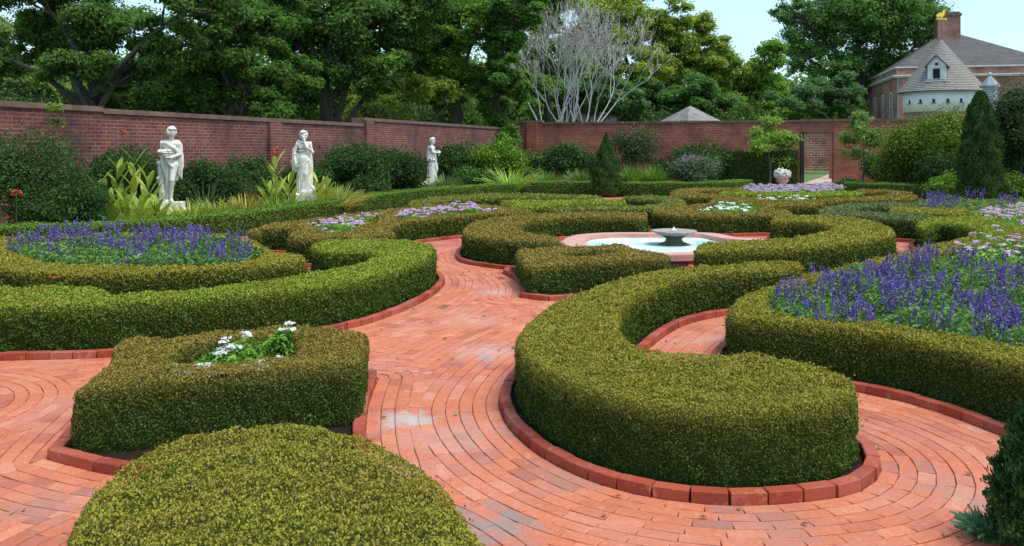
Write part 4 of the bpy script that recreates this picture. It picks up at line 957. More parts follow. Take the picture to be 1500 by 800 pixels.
lf = mb.build('gate_leaf', M['iron'], e); m2 = MB(); m2.ball((.2,-1.3,1.15),.035,8); m2.build('handle', M['iron'], lf)
mb = MB(); mb.box(-.1,W+1.2,-.55,-.03,0,.10); mb.build('step', M['rim'], e)
# beyond the gate: lawn, path and side walls
tag(fill('lawn', np.array([(10,60),(16.3,45.4),(36,40),(60,60),(30,90)]), -.016, M['lawn']), kind='structure')
gp = [on(1222,266.5),on(1245,262),on(1225,254),on(1205,258),on(1170,266)]
tag(fill('gate_path', np.array([on(1172,270.5,-.008),on(1224,272,-.008),on(1226,255,-.008),on(1217,254,-.008),on(1204,259,-.008)]), -.008, plain('gravel_path',(.42,.27,.22),.9,(.55,.40,.34),5)), kind='structure')
wall('brick wall seen through the open gate', (21.5,75.5), (29.5,73.0), 3.3, brickwall('far_brick',(.40,.12,.07),(.55,.22,.14),(.20,.06,.045),(.62,.5,.42),.5,.2,.03), t=.35)
wall('narrow brick wall end seen at the right of the gate opening', (19.75,55.3), (21.6,54.7), 3.05, M['wall_back'], t=.35)

# urn of stone flowers
X = (1146-CX)*39.5/F; e = empty('stone_urn','small urn heaped with white flowers in front of the dark block hedge','urn',(X,39.5,0)); e.scale = (.78,.78,.73); MU = plain('pale_stone',(.45,.36,.31),.8,(.6,.52,.46),8)
mb = MB(); mb.box(-.3,.3,-.3,.3,0,.18); mb.lathe([(.2,.18),(.12,.25),(.1,.34),(.22,.42),(.33,.56),(.38,.66),(.36,.68)],n=20); mb.build('urn_body', MU, e, smooth=False)
mb = MB()
for q in range(110):
    v = Vector((random.gauss(0,1),random.gauss(0,1),random.gauss(0,1))).normalized(); mb.ball((v.x*.46,v.y*.44,1.02+v.z*.36),random.uniform(.035,.065),6,random.random())
mb.ball((0,0,1.0),(.42,.42,.34),12,.1)
mb.build('flower_heap', M['white_fl'], e)

# ------------------------------------------------------------------ pool and fountain
PR = smooth_closed([on(x,y,.22) for x,y in [(824,356),(828,350),(842,345),(875,342),(955,341),(1017,341),(1045,342),(1064,345),(1082,348.5),(1110,350),(1132,352.5),(1136,358),(1112,365),(1070,370),(1018,374),(970,375),(920,371),(865,366),(836,362)]], .08)
e = empty('fountain_pool','pink-rimmed pale blue pool in the middle of the garden','pool',(0,0,0))
def ring(Ro, Ri, z0, z1, mb=None):
    mb = mb or MB(); m = len(Ro)
    vs = [(p[0],p[1],z0) for p in Ro]+[(p[0],p[1],z1) for p in Ro]+[(p[0],p[1],z1) for p in Ri]+[(p[0],p[1],z0) for p in Ri]
    mb.add(vs,[(r*m+k,r*m+(k+1)%m,((r+1)%4)*m+(k+1)%m,((r+1)%4)*m+k) for r in range(4) for k in range(m)]); return mb
N = normals2(PR)
mb = ring(PR, PR-N*.40, .135, .22); ring(PR-N*.012, PR-N*.38, .222, .232, mb); mb.build('rim', M['rim'], e)
bm_ = brickwall('pool_brick',(.36,.09,.06),(.45,.14,.09),(.22,.06,.045),(.5,.4,.34),.07,.22,.01)
mb = ring(PR-N*.05, PR-N*.30, -.02, .133); mb.build('brick_side', bm_, e)
mb = ring(PR-N*.302, PR-N*.36, -.01, .134); mb.build('plaster_lining', M['poolwall'], e)
fill('pool_floor', PR-N*.32, .02, M['poolwall'], parent=e)
fill('water', PR-N*.355, .16, M['water'], parent=e).name = 'water'
fx, fy = 2.92, 16.0
e = empty('fountain_bowl','stone fountain bowl on a short stem in the pool','fountain',(fx,fy,0))
fm = plain('weathered_stone',(.24,.19,.16),.8,(.42,.34,.31),9,.5); ms = plain('mossy_stone',(.04,.06,.025),.9,(.17,.15,.11),10,.5)
mb = MB(); mb.lathe([(.30,.02),(.30,.165),(.25,.18),(.16,.22),(.14,.27),(.2,.31),(.22,.318)],n=20); mb.build('stem', ms, e, smooth=False)
mb = MB(); mb.lathe([(.1,.315),(.24,.33),(.36,.375),(.405,.395),(.41,.415),(.385,.418),(.3,.402),(.05,.398)],n=36); mb.build('bowl', fm, e, smooth=True)
mb = MB(); mb.lathe([(.022,.39),(.05,.405),(.032,.43),(.018,.46),(.006,.48)],n=10); 
for q in range(12): mb.ball((random.uniform(-.05,.05),random.uniform(-.05,.05),.41+random.random()*.03),.012,6)
mb.build('water_jet', plain('foam',(.85,.87,.88),.3), e, smooth=True)

# ------------------------------------------------------------------ statues
def sculpt(name, parts, vox=.011, sm=1):
    mb = MB()
    for p in parts:
        if p[0] == 'b': mb.ball(p[1], p[2], 16)
        elif p[0] == 't':
            mb.tube(p[1], p[2], 12)
            for q, r in zip(p[1], p[2] if hasattr(p[2],'__len__') else [p[2]]*len(p[1])): mb.ball(q, r*.99, 12)
        elif p[0] == 'x': mb.box(*p[1])
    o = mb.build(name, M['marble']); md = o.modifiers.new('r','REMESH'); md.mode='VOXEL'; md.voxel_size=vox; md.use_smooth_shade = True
    s = o.modifiers.new('s','SMOOTH'); s.iterations = sm; s.factor=.5
    dg = bpy.context.evaluated_depsgraph_get(); dg.update(); me = bpy.data.meshes.new_from_object(o.evaluated_get(dg)); me.name = name
    old = o.data; o.modifiers.clear(); o.data = me; bpy.data.meshes.remove(old)
    if not me.materials: me.materials.append(M['marble'])
    return o
def face(hx, hy, hz, s, ang):       # head turned by ang (0 = towards the viewer)
    c, sn = math.cos(ang), math.sin(ang)
    def R(x,y,z): return (hx+(x*c-y*sn)*s, hy+(x*sn+y*c)*s, hz+z*s)
    P = [('b',(hx,hy,hz),(.082*s,.098*s,.115*s)), ('b',R(0,-.035,-.05),(.058*s,.06*s,.065*s)), ('b',R(0,-.098,-.012),(.013*s,.022*s,.024*s)),
         ('b',R(0,-.088,-.048),(.024*s,.012*s,.008*s)), ('b',R(0,-.088,-.056),(.020*s,.012*s,.008*s)), ('b',R(0,-.082,-.09),(.02*s,.016*s,.016*s)),
         ('b',R(-.033,-.085,.025),(.022*s,.012*s,.008*s)), ('b',R(.033,-.085,.025),(.022*s,.012*s,.008*s)),
         ('b',R(-.082,0,-.01),(.01*s,.02*s,.03*s)), ('b',R(.082,0,-.01),(.01*s,.02*s,.03*s))]
    return P, R
def curls(R, s, n, seed, ylim=-.03):
    rg = random.Random(seed); P=[]
    for q in range(n):
        v = Vector((rg.gauss(0,1),rg.gauss(0,1),rg.gauss(.4,1))).normalized()
        if v.y < -.35 and v.z < .45: continue
        if v.z < -.5: continue
        P.append(('b',R(v.x*.092,v.y*.108,.015+v.z*.122),(.032*s,.032*s,.028*s)))
    return P
def hand(x,y,z,dx,dy,dz,s=1.0,side=1):
    d = Vector((dx,dy,dz)).normalized(); w = d.cross(Vector((0,0,1))).normalized() if abs(d.z)<.9 else Vector((1,0,0)); P = []; o = Vector((x,y,z))
    P.append(('t',[tuple(o),tuple(o+d*.06*s)],[.024*s,.03*s]))
    for k,l in enumerate((.06,.07,.066,.05)):
        b = o+d*.07*s+w*(k-1.5)*.016*s; m = b+d*l*.55*s; t = m+(d*.7+Vector((0,0,-.6))).normalized()*l*.5*s
        P.append(('t',[tuple(b),tuple(m),tuple(t)],[.0095*s,.0088*s,.0075*s]))
    b = o+d*.02*s+w*side*.025*s; P.append(('t',[tuple(b),tuple(b+(d*.7+w*side).normalized()*.045*s),tuple(b+(d*1.1+w*side*.6).normalized()*.07*s)],[.012*s,.0105*s,.009*s]))
    return P
def folds(cx, cy, z0, z1, r0, r1, n, seed, rad=.02, sway=.04, arc=(0,2*PI), ell=.8):
    rg = random.Random(seed); P=[]
    for q in range(n):
        a = arc[0]+(arc[1]-arc[0])*(q+rg.uniform(-.3,.3))/n; pts=[]; rr=[]
        for k in range(6):
            t = k/5; R_ = r0+(r1-r0)*t; an = a+sway*math.sin(t*4+q)*2.0; pts.append((cx[0]+(cx[1]-cx[0])*t+R_*math.cos(an), cy+R_*ell*math.sin(an), z0+(z1-z0)*t)); rr.append(rad*(.7+.5*t)*rg.uniform(.8,1.2))
        P.append(('t',pts,rr))
    return P
def statue1():          # youth with a bowl of fruit, stump at his side
    P = []
    hd, R = face(.045,-.03,1.655,1.0,.75); P += hd+curls(R,1.0,110,1)
    P += [('t',[(.03,0,1.42),(.04,-.02,1.56)],[.06,.052]), ('b',(0,0,1.36),(.185,.115,.12)), ('b',(.0,0,1.22),(.16,.112,.16)), ('b',(.02,0,1.06),(.135,.10,.13)), ('b',(.03,0,.93),(.165,.12,.12))]
    # legs: right (viewer left) bears weight, other knee bent forward
    P += [('t',[(-.05,0,.9),(-.045,-.02,.52),(-.05,.01,.30),(-.06,.02,.08)],[.10,.062,.058,.036]), ('t',[(.10,-.02,.9),(.085,-.13,.52),(.04,-.05,.28),(.02,.0,.08)],[.10,.064,.056,.036])]
    P += [('t',[(-.06,.03,.045),(-.05,-.06,.035),(-.04,-.14,.02)],[.042,.036,.024]), ('t',[(.02,.02,.045),(.06,-.07,.035),(.10,-.14,.02)],[.042,.036,.024])]
    for k in range(5): P.append(('b',(-.065+.013*k,-.165,.016),(.010,.018,.010))); P.append(('b',(.085+.013*k,-.165+.006*k,.016),(.010,.018,.010)))
    # arms round the bowl
    P += [('t',[(-.17,0,1.40),(-.235,-.03,1.20),(-.13,-.17,1.17)],[.062,.05,.038]), ('t',[(.17,0,1.38),(.225,-.02,1.14),(.08,-.19,1.06)],[.062,.05,.038])]
    P += hand(-.11,-.18,1.18,.8,-.25,.0,1.1)+hand(.07,-.2,1.065,-.9,-.12,.0,1.1,-1)
    P += [('b',(-.02,-.20,1.13),(.10,.085,.07)), ('b',(-.02,-.20,1.175),(.135,.10,.028))]
    rg = random.Random(4)
    for q in range(16): P.append(('b',(-.02+rg.uniform(-.10,.10),-.20+rg.uniform(-.07,.07),1.20+rg.uniform(0,.035)),rg.uniform(.022,.034)))
    # mantle over shoulders and down the right side
    P += [('t',[(-.19,.03,1.42),(-.05,-.085,1.40),(.12,-.1,1.30),(.2,-.03,1.18)],[.05,.045,.04,.045]), ('t',[(.18,.03,1.42),(.23,.05,1.1),(.24,.05,.85),(.21,.04,.66)],[.055,.06,.055,.03])]
    for k in range(5): P.append(('t',[(.14+.028*k,.02-.02*(k%2),1.38),(.175+.025*k,.0,1.0),(.15+.027*k,.01,.72-.04*k)],[.022,.026,.014]))
    P += [('t',[(-.10,-.08,1.10),(-.02,-.125,.98),(.08,-.12,.86),(.14,-.05,.72)],[.04,.045,.045,.03]), ('t',[(-.16,-.02,1.12),(-.14,-.06,.92),(-.10,-.04,.72),(-.1,0,.6)],[.045,.055,.05,.03])]
    P += [('t',[(-.12,.11,1.4),(-.1,.13,.9),(.0,.12,.45)],[.09,.11,.08]), ('t',[(.1,.1,1.4),(.12,.12,.9),(.1,.1,.55)],[.09,.1,.06])]
    # tree stump
    P += [('t',[(-.17,.05,0),(-.19,.04,.35),(-.20,.02,.7),(-.215,.0,.92)],[.10,.085,.08,.06]), ('b',(-.235,-.03,.93),(.06,.055,.06)), ('b',(-.245,-.03,.56),(.055,.05,.055)), ('b',(-.14,-.02,.2),(.05,.05,.09))]
    return P
def statue2():          # draped woman, hand to chin, cloak over one arm
    P = []
    hd, R = face(.0,-.03,1.62,.98,-.12); P += hd+curls(R,.98,70,9)
    for q in range(11): a = PI*q/10; P.append(('b',(.0+.088*math.cos(a),-.055+.0*math.sin(a),1.69+.045*math.sin(a)),.022))
    P += [('t',[(0,0,1.40),(0,-.01,1.54)],[.058,.05]), ('b',(0,0,1.34),(.175,.11,.11)), ('b',(-.06,-.075,1.29),(.06,.05,.055)), ('b',(.06,-.075,1.29),(.06,.05,.055)), ('b',(0,0,1.15),(.13,.10,.16)), ('b',(0,0,.95),(.17,.13,.15))]
    P += [('t',[(0,0,1.0),(-.01,-.01,.6),(0,0,.08)],[.15,.14,.15])]
    P += folds((0,0),-.0,1.12,.06,.125,.19,22,3,.022)
    P += [('t',[(.09,-.02,.88),(.08,-.10,.55),(.05,-.06,.25)],[.085,.08,.07])]
    P += [('t',[(.17,0,1.38),(.235,-.03,1.16),(.10,-.15,1.30),(.045,-.14,1.46)],[.056,.05,.036,.028])]+hand(.045,-.14,1.47,-.1,.0,1,.9)
    P += [('t',[(-.17,0,1.38),(-.235,-.02,1.12),(-.20,-.12,.92)],[.058,.048,.036])]+hand(-.2,-.125,.92,.2,-.3,-.9,1.0)
    # cloak
    P += [('t',[(-.14,.05,1.45),(-.25,.03,1.2),(-.26,.02,.9),(-.22,0,.62)],[.06,.07,.075,.04])]
    for k in range(7): P.append(('t',[(-.28+.03*k,-.05-.012*(k%3),1.12),(-.285+.035*k,-.07-.01*(k%2),.85),(-.27+.04*k,-.06,.60+.02*(k%3))],[.018,.024,.016]))
    P += [('t',[(-.2,-.07,.74),(0,-.12,.80),(.14,-.08,.95)],[.03,.032,.025]), ('t',[(.15,-.06,.95),(.19,-.06,.75),(.17,-.07,.6)],[.035,.04,.02]), ('t',[(-.17,.05,1.44),(0,-.09,1.42),(.17,.03,1.42)],[.04,.03,.04]), ('t',[(-.13,-.09,1.2),(.0,-.125,1.19),(.13,-.09,1.2)],[.014]*3)]
    P += [('t',[(-.14,.12,1.42),(-.1,.14,.8),(-.05,.1,.1)],[.07,.1,.12]), ('t',[(.1,.11,1.38),(.12,.13,.8),(.1,.1,.1)],[.07,.1,.12])]
    # feet and rock
    P += [('t',[(-.05,-.05,.05),(-.06,-.17,.03)],[.04,.024]), ('t',[(.08,-.07,.05),(.1,-.19,.03)],[.04,.024])]
    rg = random.Random(2)
    for q in range(26): a = rg.random()*2*PI; r = rg.uniform(.05,.27); P.append(('b',(r*math.cos(a)+.03,r*.8*math.sin(a),rg.uniform(-.04,.05)),(rg.uniform(.06,.13),rg.uniform(.06,.12),rg.uniform(.04,.11))))
    P += [('b',(.22,.03,.1),(.1,.1,.14)),('b',(-.02,0,-.03),(.33,.26,.07))]
    return P
def statue3():          # woman in tunic and long skirt turned to the right, hands forward
    P = []
    hd, R = face(.02,-.02,1.60,.98,1.05); P += hd+curls(R,.98,90,5)
    P += [('b',R(0,.10,.05),(.05,.05,.05)), ('t',[(-.01,0,1.38),(.01,-.01,1.52)],[.056,.05]), ('b',(-.02,0,1.32),(.135,.15,.12)), ('b',(-.03,0,1.15),(.12,.125,.15)), ('b',(-.02,0,.97),(.16,.155,.12))]
    P += [('t',[(0,0,.95),(.0,0,.5),(-.02,0,.05)],[.15,.15,.15])]+folds((-.01,-.02),0,1.0,.04,.135,.185,24,8,.021,ell=.95)
    P += folds((-.02,-.02),0,1.16,.84,.14,.19,20,6,.024,ell=.95)
    P += [('t',[(-.02,-.15,1.36),(.05,-.17,1.15),(.20,-.15,1.14)],[.056,.046,.034])]+hand(.2,-.15,1.14,1,.1,.05,1.0)
    P += [('t',[(.02,.14,1.36),(.10,.12,1.17),(.22,-.02,1.2)],[.054,.044,.034])]+hand(.22,-.02,1.2,.8,-.4,-.1,1.0,-1)
    P += [('b',(.27,-.08,1.12),(.05,.05,.06)), ('b',(.26,-.08,1.05),(.035,.035,.05))]
    P += [('t',[(.12,-.05,.8),(.17,-.07,.5),(.10,-.03,.22)],[.07,.07,.06]), ('t',[(.06,-.05,.05),(.15,-.07,.03)],[.04,.025]), ('t',[(.08,-.04,.2),(.2,-.05,.03)],[.08,.05])]
    P += [('t',[(-.12,.0,1.36),(-.17,.02,1.05),(-.16,.02,.85)],[.05,.05,.03]), ('t',[(-.1,-.12,1.02),(.05,-.16,1.0),(.14,-.1,1.04)],[.018]*3)]
    return P
def place_statue(name, label, P, x, ybase, d, H, base, rz=0, vox=.011):
    """H = real height of the figure, base = list of (half width, z0, z1) plinth slabs below"""
    X,_,z = far(x,ybase,d); o = sculpt(name, P, vox); s = H/1.78; o.location = (X,d,z); o.scale = (s*1.05,s*1.05,s); o.rotation_euler = (0,0,rz)
    tag(o,label,'statue','white marble statues along the left wall')
    p = MB()
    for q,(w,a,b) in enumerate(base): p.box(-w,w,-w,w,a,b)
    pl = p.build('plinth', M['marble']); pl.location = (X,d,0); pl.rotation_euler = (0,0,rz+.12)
    tag(pl, 'plinth under the '+label.split(' statue')[0]+' statue','plinth','stone plinths under the marble statues')
    return o
place_statue('marble_statue','first and largest marble statue holding a fruit bowl beside a stump', statue1(), 249, 296, 20.0, 1.68, [(.40,0,.14),(.27,.14,.44),(.36,.442,.53),(.28,.532,.685)], rz=.05)
z2 = far(0,283,23.6)[2]
place_statue('marble_statue','middle marble statue of a draped woman with hand at her chin', statue2(), 445, 284, 23.6, 1.70, [(.38,0,.12),(.28,.12,.50),(.36,.502,z2-.03)])
z3 = far(0,266,34.5)[2]
place_statue('marble_statue','third and smallest-looking marble statue of a woman facing right', statue3(), 633, 266, 34.5, 1.75, [(.45,0,.14),(.32,.14,z3-.12),(.43,z3-.118,z3-.04),(.33,z3-.038,z3+.01)], vox=.013)

# ------------------------------------------------------------------ house, tower, outbuildings
A = math.atan2(-.22,.976); hx,hy = 30.3,70.0; Lf,Ls = 12.0,20.0
e = empty('brick_house','large red brick house with hipped roof at the right','house',(hx,hy,0),A)
zc = 7.45; zt = 8.2
mb = MB(); mb.box(0,Lf,0,Ls,-.2,zc); mb.build('wall', M['house_brick'], e)
mb = MB(); mb.box(.02,Lf-.02,.02,Ls-.02,zc+.20,zt); mb.build('parapet', M['house_brick'], e)
mb = MB(); mb.box(-.18,Lf+.18,-.18,Ls+.18,zc+.002,zc+.10); mb.box(-.28,Lf+.28,-.28,Ls+.28,zc+.10,zc+.197); mb.build('cornice', M['whitepaint'], e)
mb = MB(); mb.box(-.06,Lf+.06,-.06,Ls+.06,zt+.002,zt+.10); mb.build('parapet_trim', M['whitepaint'], e)
ax,ay = Lf*.5+.3, Ls*.5; zr = 11.9; r0 = zt+.102; mb = MB()
mb.add([(.0,.0,r0),(Lf,.0,r0),(Lf,Ls,r0),(.0,Ls,r0),(ax-.8,ay,zr),(ax+.9,ay,zr)],[(0,1,5,4),(1,2,5),(2,3,4,5),(3,0,4),(3,2,1,0)]); rf = mb.build('roof', M['roofslate'], e)
mb = MB(); cx_,cy_ = ax-.35, ay-.6
mb.box(cx_-.92,cx_+.92,cy_-.7,cy_+.7,zr-1.2,zr+1.5); mb.build('chimney', M['house_brick'], rf)
mb = MB(); mb.box(cx_-1.0,cx_+1.0,cy_-.78,cy_+.78,zr+1.502,zr+1.72); mb.box(cx_-.88,cx_+.88,cy_-.66,cy_+.66,zr+1.722,zr+1.86); mb.build('chimney_cap', M['coping'], rf)
mb = MB(); mb.tube([(.10,-.09,0),(.10,-.09,zc)],.06,8); mb.build('downpipe', M['lead'], e)
for k in range(5):           # side windows
    y = 1.9+k*3.6; mb = MB(); y0,y1,z0,z1 = y-.42,y+.42,4.2,6.3
    mb.box(-.05,-.004,y0-.1,y0,z0-.1,z1+.1); mb.box(-.05,-.004,y1,y1+.1,z0-.1,z1+.1); mb.box(-.05,-.004,y0+.002,y1-.002,z1,z1+.1); mb.box(-.05,-.004,y0+.002,y1-.002,(z0+z1)/2-.03,(z0+z1)/2+.03); mb.box(-.045,-.004,y-.02,y+.02,z0,z1-.002)
    w = mb.build('window', M['whitepaint'], e)
    m2 = MB(); m2.box(-.02,-.002,y0+.002,y1-.002,z0-.08,z1-.003); m2.build('pane', M['glass'], w)
    m2 = MB(); m2.box(-.14,-.003,y0-.16,y1+.16,z0-.2,z0-.102); m2.build('sill', M['whitepaint'], w)
for k in range(3):           # front windows (partly behind the tower)
    x = 2.2+k*3.8; mb = MB(); z0,z1 = 4.2,6.2
    mb.box(x-.5,x-.4,-.05,-.004,z0-.1,z1+.1); mb.box(x+.4,x+.5,-.05,-.004,z0-.1,z1+.1); mb.box(x-.398,x+.398,-.05,-.004,z1,z1+.1); mb.box(x-.398,x+.398,-.045,-.004,5.17,5.23)
    w = mb.build('window', M['whitepaint'], e); m2 = MB(); m2.box(x-.398,x+.398,-.02,-.002,z0-.08,z1-.003); m2.build('pane', M['glass'], w)
    m2 = MB(); m2.box(x-.56,x+.56,-.14,-.003,z0-.2,z0-.102); m2.build('sill', M['whitepaint'], w)
# dovecote
tx,ty = (1379-CX)*56/F, 56.0
e = empty('round_dovecote','white round dovecote tower with conical shingle roof','tower',(tx,ty,0))
mb = MB(); mb.lathe([(2.16,-.1),(2.16,4.18)],n=48); mb.build('brick_base', M['tower_brick'], e)
mb = MB(); mb.lathe([(2.24,4.15),(2.24,5.62)],n=48); mb.build('wall', M['limewash'], e, smooth=True)
mb = MB()
rows = 30
for k in range(rows):
    t0=k/rows; t1=(k+1)/rows; ra = 2.60*(1-t0)**1.02+.02; rb = 2.60*(1-t1)**1.02+.02; za = 5.42+3.3*t0+(.05 if k else 0)*0; zb = 5.42+3.3*t1
    n=48; base=len(mb.v)
    for (r,z) in ((ra+.03,za),(ra+.03,za+.02),(rb,zb)):
        for q in range(n): an=2*PI*q/n; mb.v.append((r*math.cos(an),r*math.sin(an),z))
    for r_ in range(2):
        for q in range(n): q2=(q+1)%n; mb.f.append((base+r_*n+q,base+r_*n+q2,base+(r_+1)*n+q2,base+(r_+1)*n+q)); mb.a.append(random.random())
m, nt, b = newmat('cone_shingle'); co = obj_co(nt); sp = nt.nodes.new('ShaderNodeSeparateXYZ'); nt.links.new(co,sp.inputs[0])
u = mth(nt,'MULTIPLY',mth(nt,'ARCTAN2',sp.outputs[1],sp.outputs[0]),2.0); cb = nt.nodes.new('ShaderNodeCombineXYZ'); nt.links.new(u,cb.inputs[0]); nt.links.new(sp.outputs[2],cb.inputs[1])
br = nd(nt,'ShaderNodeTexBrick',Scale=1.0); br.inputs['Brick Width'].default_value=.2; br.inputs['Row Height'].default_value=.11; br.inputs['Mortar Size'].default_value=.01
br.inputs['Color1'].default_value=(.25,.24,.225,1); br.inputs['Color2'].default_value=(.37,.34,.30,1); br.inputs['Mortar'].default_value=(.1,.09,.08,1); nt.links.new(cb.outputs[0],br.inputs['Vector'])
c = mix(nt, ramp(nt,noise(nt,1.1,5,.65,co),[(.4,(0,0,0)),(.7,(.7,.7,.7))]), br.outputs[0], (.30,.245,.19)); nt.links.new(c,b.inputs['Base Color']); b.inputs['Roughness'].default_value=.85
mb.build('roof', m, e)
vx = math.atan2(-ty,-tx)      # direction towards the garden
for k,ix in enumerate((1336,1350,1367,1385,1402,1417,1431)):
    s = ((ix-1379)*56/F)/2.24
    if abs(s) > .98: continue
    an = -PI/2+math.asin(s)-math.atan2(tx,ty)*.9; cxn,cyn = math.cos(an),math.sin(an)
    def loc(u,v,z): return (cxn*(2.24+u)-cyn*v, cyn*(2.24+u)+cxn*v, z)
    mb = MB(); mb.add([loc(a,b_,z) for z in (4.70,4.90) for (a,b_) in ((-.03,-.07),(.008,-.07),(.008,.07),(-.03,.07))],[(0,1,5,4),(1,2,6,5),(2,3,7,6),(4,5,6,7),(3,2,1,0)])
    ho = mb.build('nest_hole', M['dark'], e); mb = MB(); mb.add([loc(a,b_,z) for z in (4.64,4.68) for (a,b_) in ((-.01,-.13),(.14,-.13),(.14,.13),(-.01,.13))],[(0,1,5,4),(1,2,6,5),(2,3,7,6),(4,5,6,7),(3,2,1,0)]); mb.build('perch', M['coping'], ho)
# dormer
an = -PI/2-.20-math.atan2(tx,ty)*.85
d_e = bpy.data.objects.new('dormer', None); COL.objects.link(d_e); d_e.parent = e; d_e.rotation_euler = (0,0,an+PI/2)
mb = MB(); y0=-2.05
mb.add([(-.5,y0,6.02),(.5,y0,6.02),(.5,y0,7.0),(0,y0,7.55),(-.5,y0,7.0),(-.5,-.4,6.02),(.5,-.4,6.02),(.5,-.4,7.0),(0,-.4,7.55),(-.5,-.4,7.0)],[(0,1,2,3,4),(1,6,7,2),(5,0,4,9),(0,5,6,1)]); mb.build('dormer_wall', M['whitepaint'], d_e)
mb = MB()
for s in (-1,1): mb.add([(0,y0-.14,7.58),(s*.66,y0-.14,6.86),(s*.66,-.3,6.86),(0,-.3,7.58),(0,y0-.14,7.66),(s*.68,y0-.14,6.94),(s*.68,-.3,6.94),(0,-.3,7.66)],[(0,1,2,3),(4,5,6,7),(0,1,5,4),(1,2,6,5)])
mb.build('dormer_roof', M['shingle'], d_e)
mb = MB(); mb.box(-.2,.2,y0-.012,y0-.002,6.16,6.76); mb.box(-.09,.09,y0-.012,y0-.002,6.96,7.12); mb.lathe([(.09,-.006),(.09,.006)],(0,y0-.007,7.12),12) if False else None; mb.build('opening', M['dark'], d_e)
mb = MB(); mb.box(-.58,.58,y0-.2,y0-.003,5.96,6.04); mb.box(-.26,-.2,y0-.03,y0-.003,6.1,6.82); mb.box(.2,.26,y0-.03,y0-.003,6.1,6.82); mb.box(-.26,.26,y0-.03,y0-.003,6.822,6.88); mb.build('frame', M['whitepaint'], d_e)
# gilded weathervane on the tower
e2 = empty('weathervane','gilded bird weathervane above the round tower','weathervane',(tx,ty,8.9)); e2.scale = (.8,.8,.86)
mb = MB(); mb.tube([(0,0,-.1),(0,0,1.75)],.018,6); mb.build('rod', M['iron'], e2)
def flat(pts, t=.03, c=(0,0)):
    mb = MB(); n=len(pts); vs=[(x+c[0],-t,z+c[1]) for x,z in pts]+[(x+c[0],t,z+c[1]) for x,z in pts]
    mb.add(vs,[tuple(range(n)),tuple(range(2*n-1,n-1,-1))]+[(k,n+k,n+(k+1)%n,(k+1)%n) for k in range(n)]); return mb
bird = [(-.38,1.62),(-.30,1.72),(-.22,1.70),(-.18,1.80),(-.08,1.82),(.02,1.76),(.10,1.90),(.18,2.02),(.26,1.98),(.30,2.02),(.27,1.9),(.34,1.84),(.26,1.82),(.24,1.66),(.14,1.52),(.05,1.48),(.04,1.36),(-.04,1.36),(-.05,1.48),(-.16,1.54),(-.22,1.42),(-.34,1.40),(-.28,1.52),(-.42,1.5)]
flat(bird,.05).build('bird', M['gold'], e2)
flat([(-.42,1.30),(.3,1.30),(.3,1.24),(.44,1.33),(.3,1.42),(.3,1.36),(-.42,1.36)],.04).build('arrow', M['gold'], e2)
# small cupola
X = (1450-CX)*52/F; e = empty('lead_cupola','small white louvred cupola with grey cap and ball finial, right of the tower','cupola',(X,52,0))
mb = MB(); mb.lathe([(.42,0),(.42,5.55)],n=8); mb.build('body', M['whitepaint'], e)
mb = MB()
for k in range(8): mb.lathe([(.425,4.6+.1*k),(.45,4.62+.1*k),(.425,4.66+.1*k)],n=8)
mb.build('louvres', M['lead'], e)
mb = MB(); mb.lathe([(.56,5.45),(.56,5.55),(.4,5.75),(.2,5.98),(.08,6.12),(.05,6.2)],n=8); mb.build('cap', M['lead'], e)
mb = MB(); mb.ball((0,0,6.25),.09,12); mb.build('finial', M['whitepaint'], e, smooth=True)
# small shingled roof behind the back wall
X = (1011-CX)*56/F; e = empty('well_house','little hipped grey shingle roof peeping over the back wall','shed',(X,56,0),.5)
mb = MB(); mb.box(-1.35,1.35,-1.35,1.35,-.1,3.35); mb.build('wall', M['whitepaint'], e)
mb = MB(); w=1.75; zz=3.30
mb.add([(-w,-w,zz),(w,-w,zz),(w,w,zz),(-w,w,zz),(-.05,0,4.56),(.05,0,4.56)],[(0,1,5,4),(1,2,5),(2,3,4,5),(3,0,4),(3,2,1,0)]); mb.build('roof', M['shingle'], e)
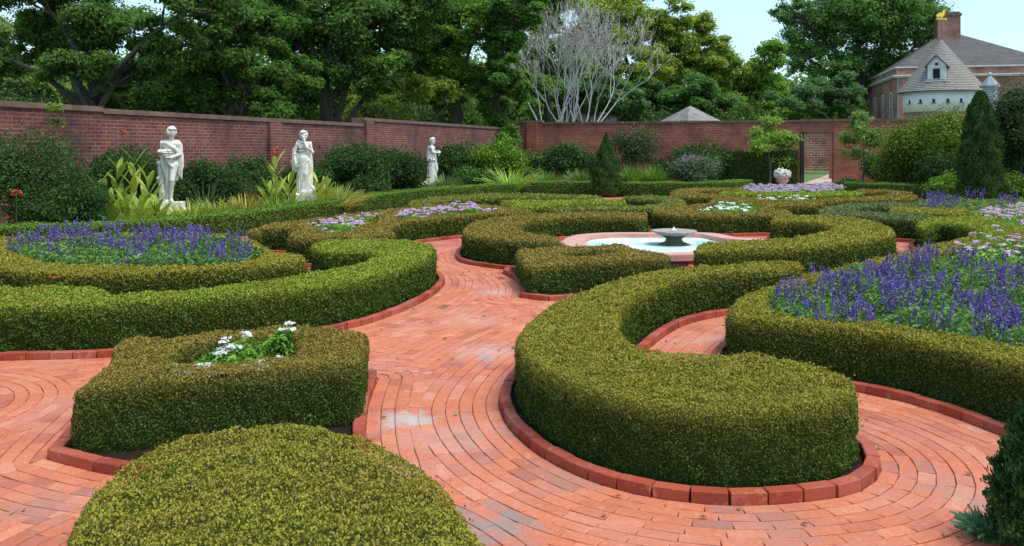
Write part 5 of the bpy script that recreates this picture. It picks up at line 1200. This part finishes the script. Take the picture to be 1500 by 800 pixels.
# pale shed glimpsed behind the bare tree
X = (868-CX)*62/F; e = empty('garden_shed','pale shed glimpsed behind the bare tree','shed',(X,60,0),.2)
mb = MB(); mb.box(-1.2,1.2,-1,1,-.1,4.3); mb.build('wall', M['whitepaint'], e); mb = MB(); mb.add([(-1.4,-1.2,4.2),(1.4,-1.2,4.2),(1.4,1.2,4.2),(-1.4,1.2,4.2),(-1.4,0,5.2),(1.4,0,5.2)],[(0,1,5,4),(2,3,4,5),(1,2,5),(3,0,4)]); mb.build('roof', M['shingle'], e)

# ------------------------------------------------------------------ light, sky, camera
EL, AZ = math.radians(64), math.radians(122)      # sun azimuth clockwise from +Y: behind the viewer, to the right
w = bpy.data.worlds.new('World'); SC.world = w; w.use_nodes = True; nt = w.node_tree; bg = nt.nodes['Background']
sky = nt.nodes.new('ShaderNodeTexSky'); sky.sky_type = 'NISHITA'; sky.sun_disc = False; sky.sun_elevation = EL; sky.sun_rotation = AZ
sky.air_density = 1.0; sky.dust_density = 1.2; sky.ozone_density = 1.0
tc = nt.nodes.new('ShaderNodeTexCoord'); mp = nt.nodes.new('ShaderNodeMapping'); mp.inputs['Scale'].default_value = (1.2,1.2,5); nt.links.new(tc.outputs['Generated'], mp.inputs[0])
nz = noise(nt, 2.2, 6, .6, mp.outputs[0], .4); cf = ramp(nt, nz, [(.45,(.35,.35,.35)),(.72,(.8,.8,.8))])
cc = mix(nt, cf, sky.outputs[0], (3.7,5.9,7.2)); nt.links.new(cc, bg.inputs[0]); bg.inputs[1].default_value = .15
sd = Vector((math.sin(AZ)*math.cos(EL), math.cos(AZ)*math.cos(EL), math.sin(EL)))
L = bpy.data.lights.new('sun','SUN'); L.energy = 2.4; L.angle = math.radians(24); L.color = (1,.95,.88)
lo = bpy.data.objects.new('sun', L); COL.objects.link(lo); lo.rotation_euler = (-sd).to_track_quat('-Z','Y').to_euler(); lo.location = sd*50
cam = bpy.data.cameras.new('camera'); co = bpy.data.objects.new('camera', cam); COL.objects.link(co); SC.camera = co
cam.sensor_width = 36; cam.lens = F/1500*36; cam.shift_y = -(400-HY)/1500; cam.clip_end = 2000; cam.clip_start = .05
co.location = (0,0,CAM_H); co.rotation_euler = (PI/2,0,0)
SC.view_settings.view_transform = 'Standard'; SC.view_settings.look = 'None'; SC.view_settings.gamma = 1; SC.view_settings.exposure = .52
SC.cycles.max_bounces = 6; SC.cycles.transparent_max_bounces = 6
print('faces', sum(len(o.data.polygons) for o in COL.objects if o.type=='MESH'))
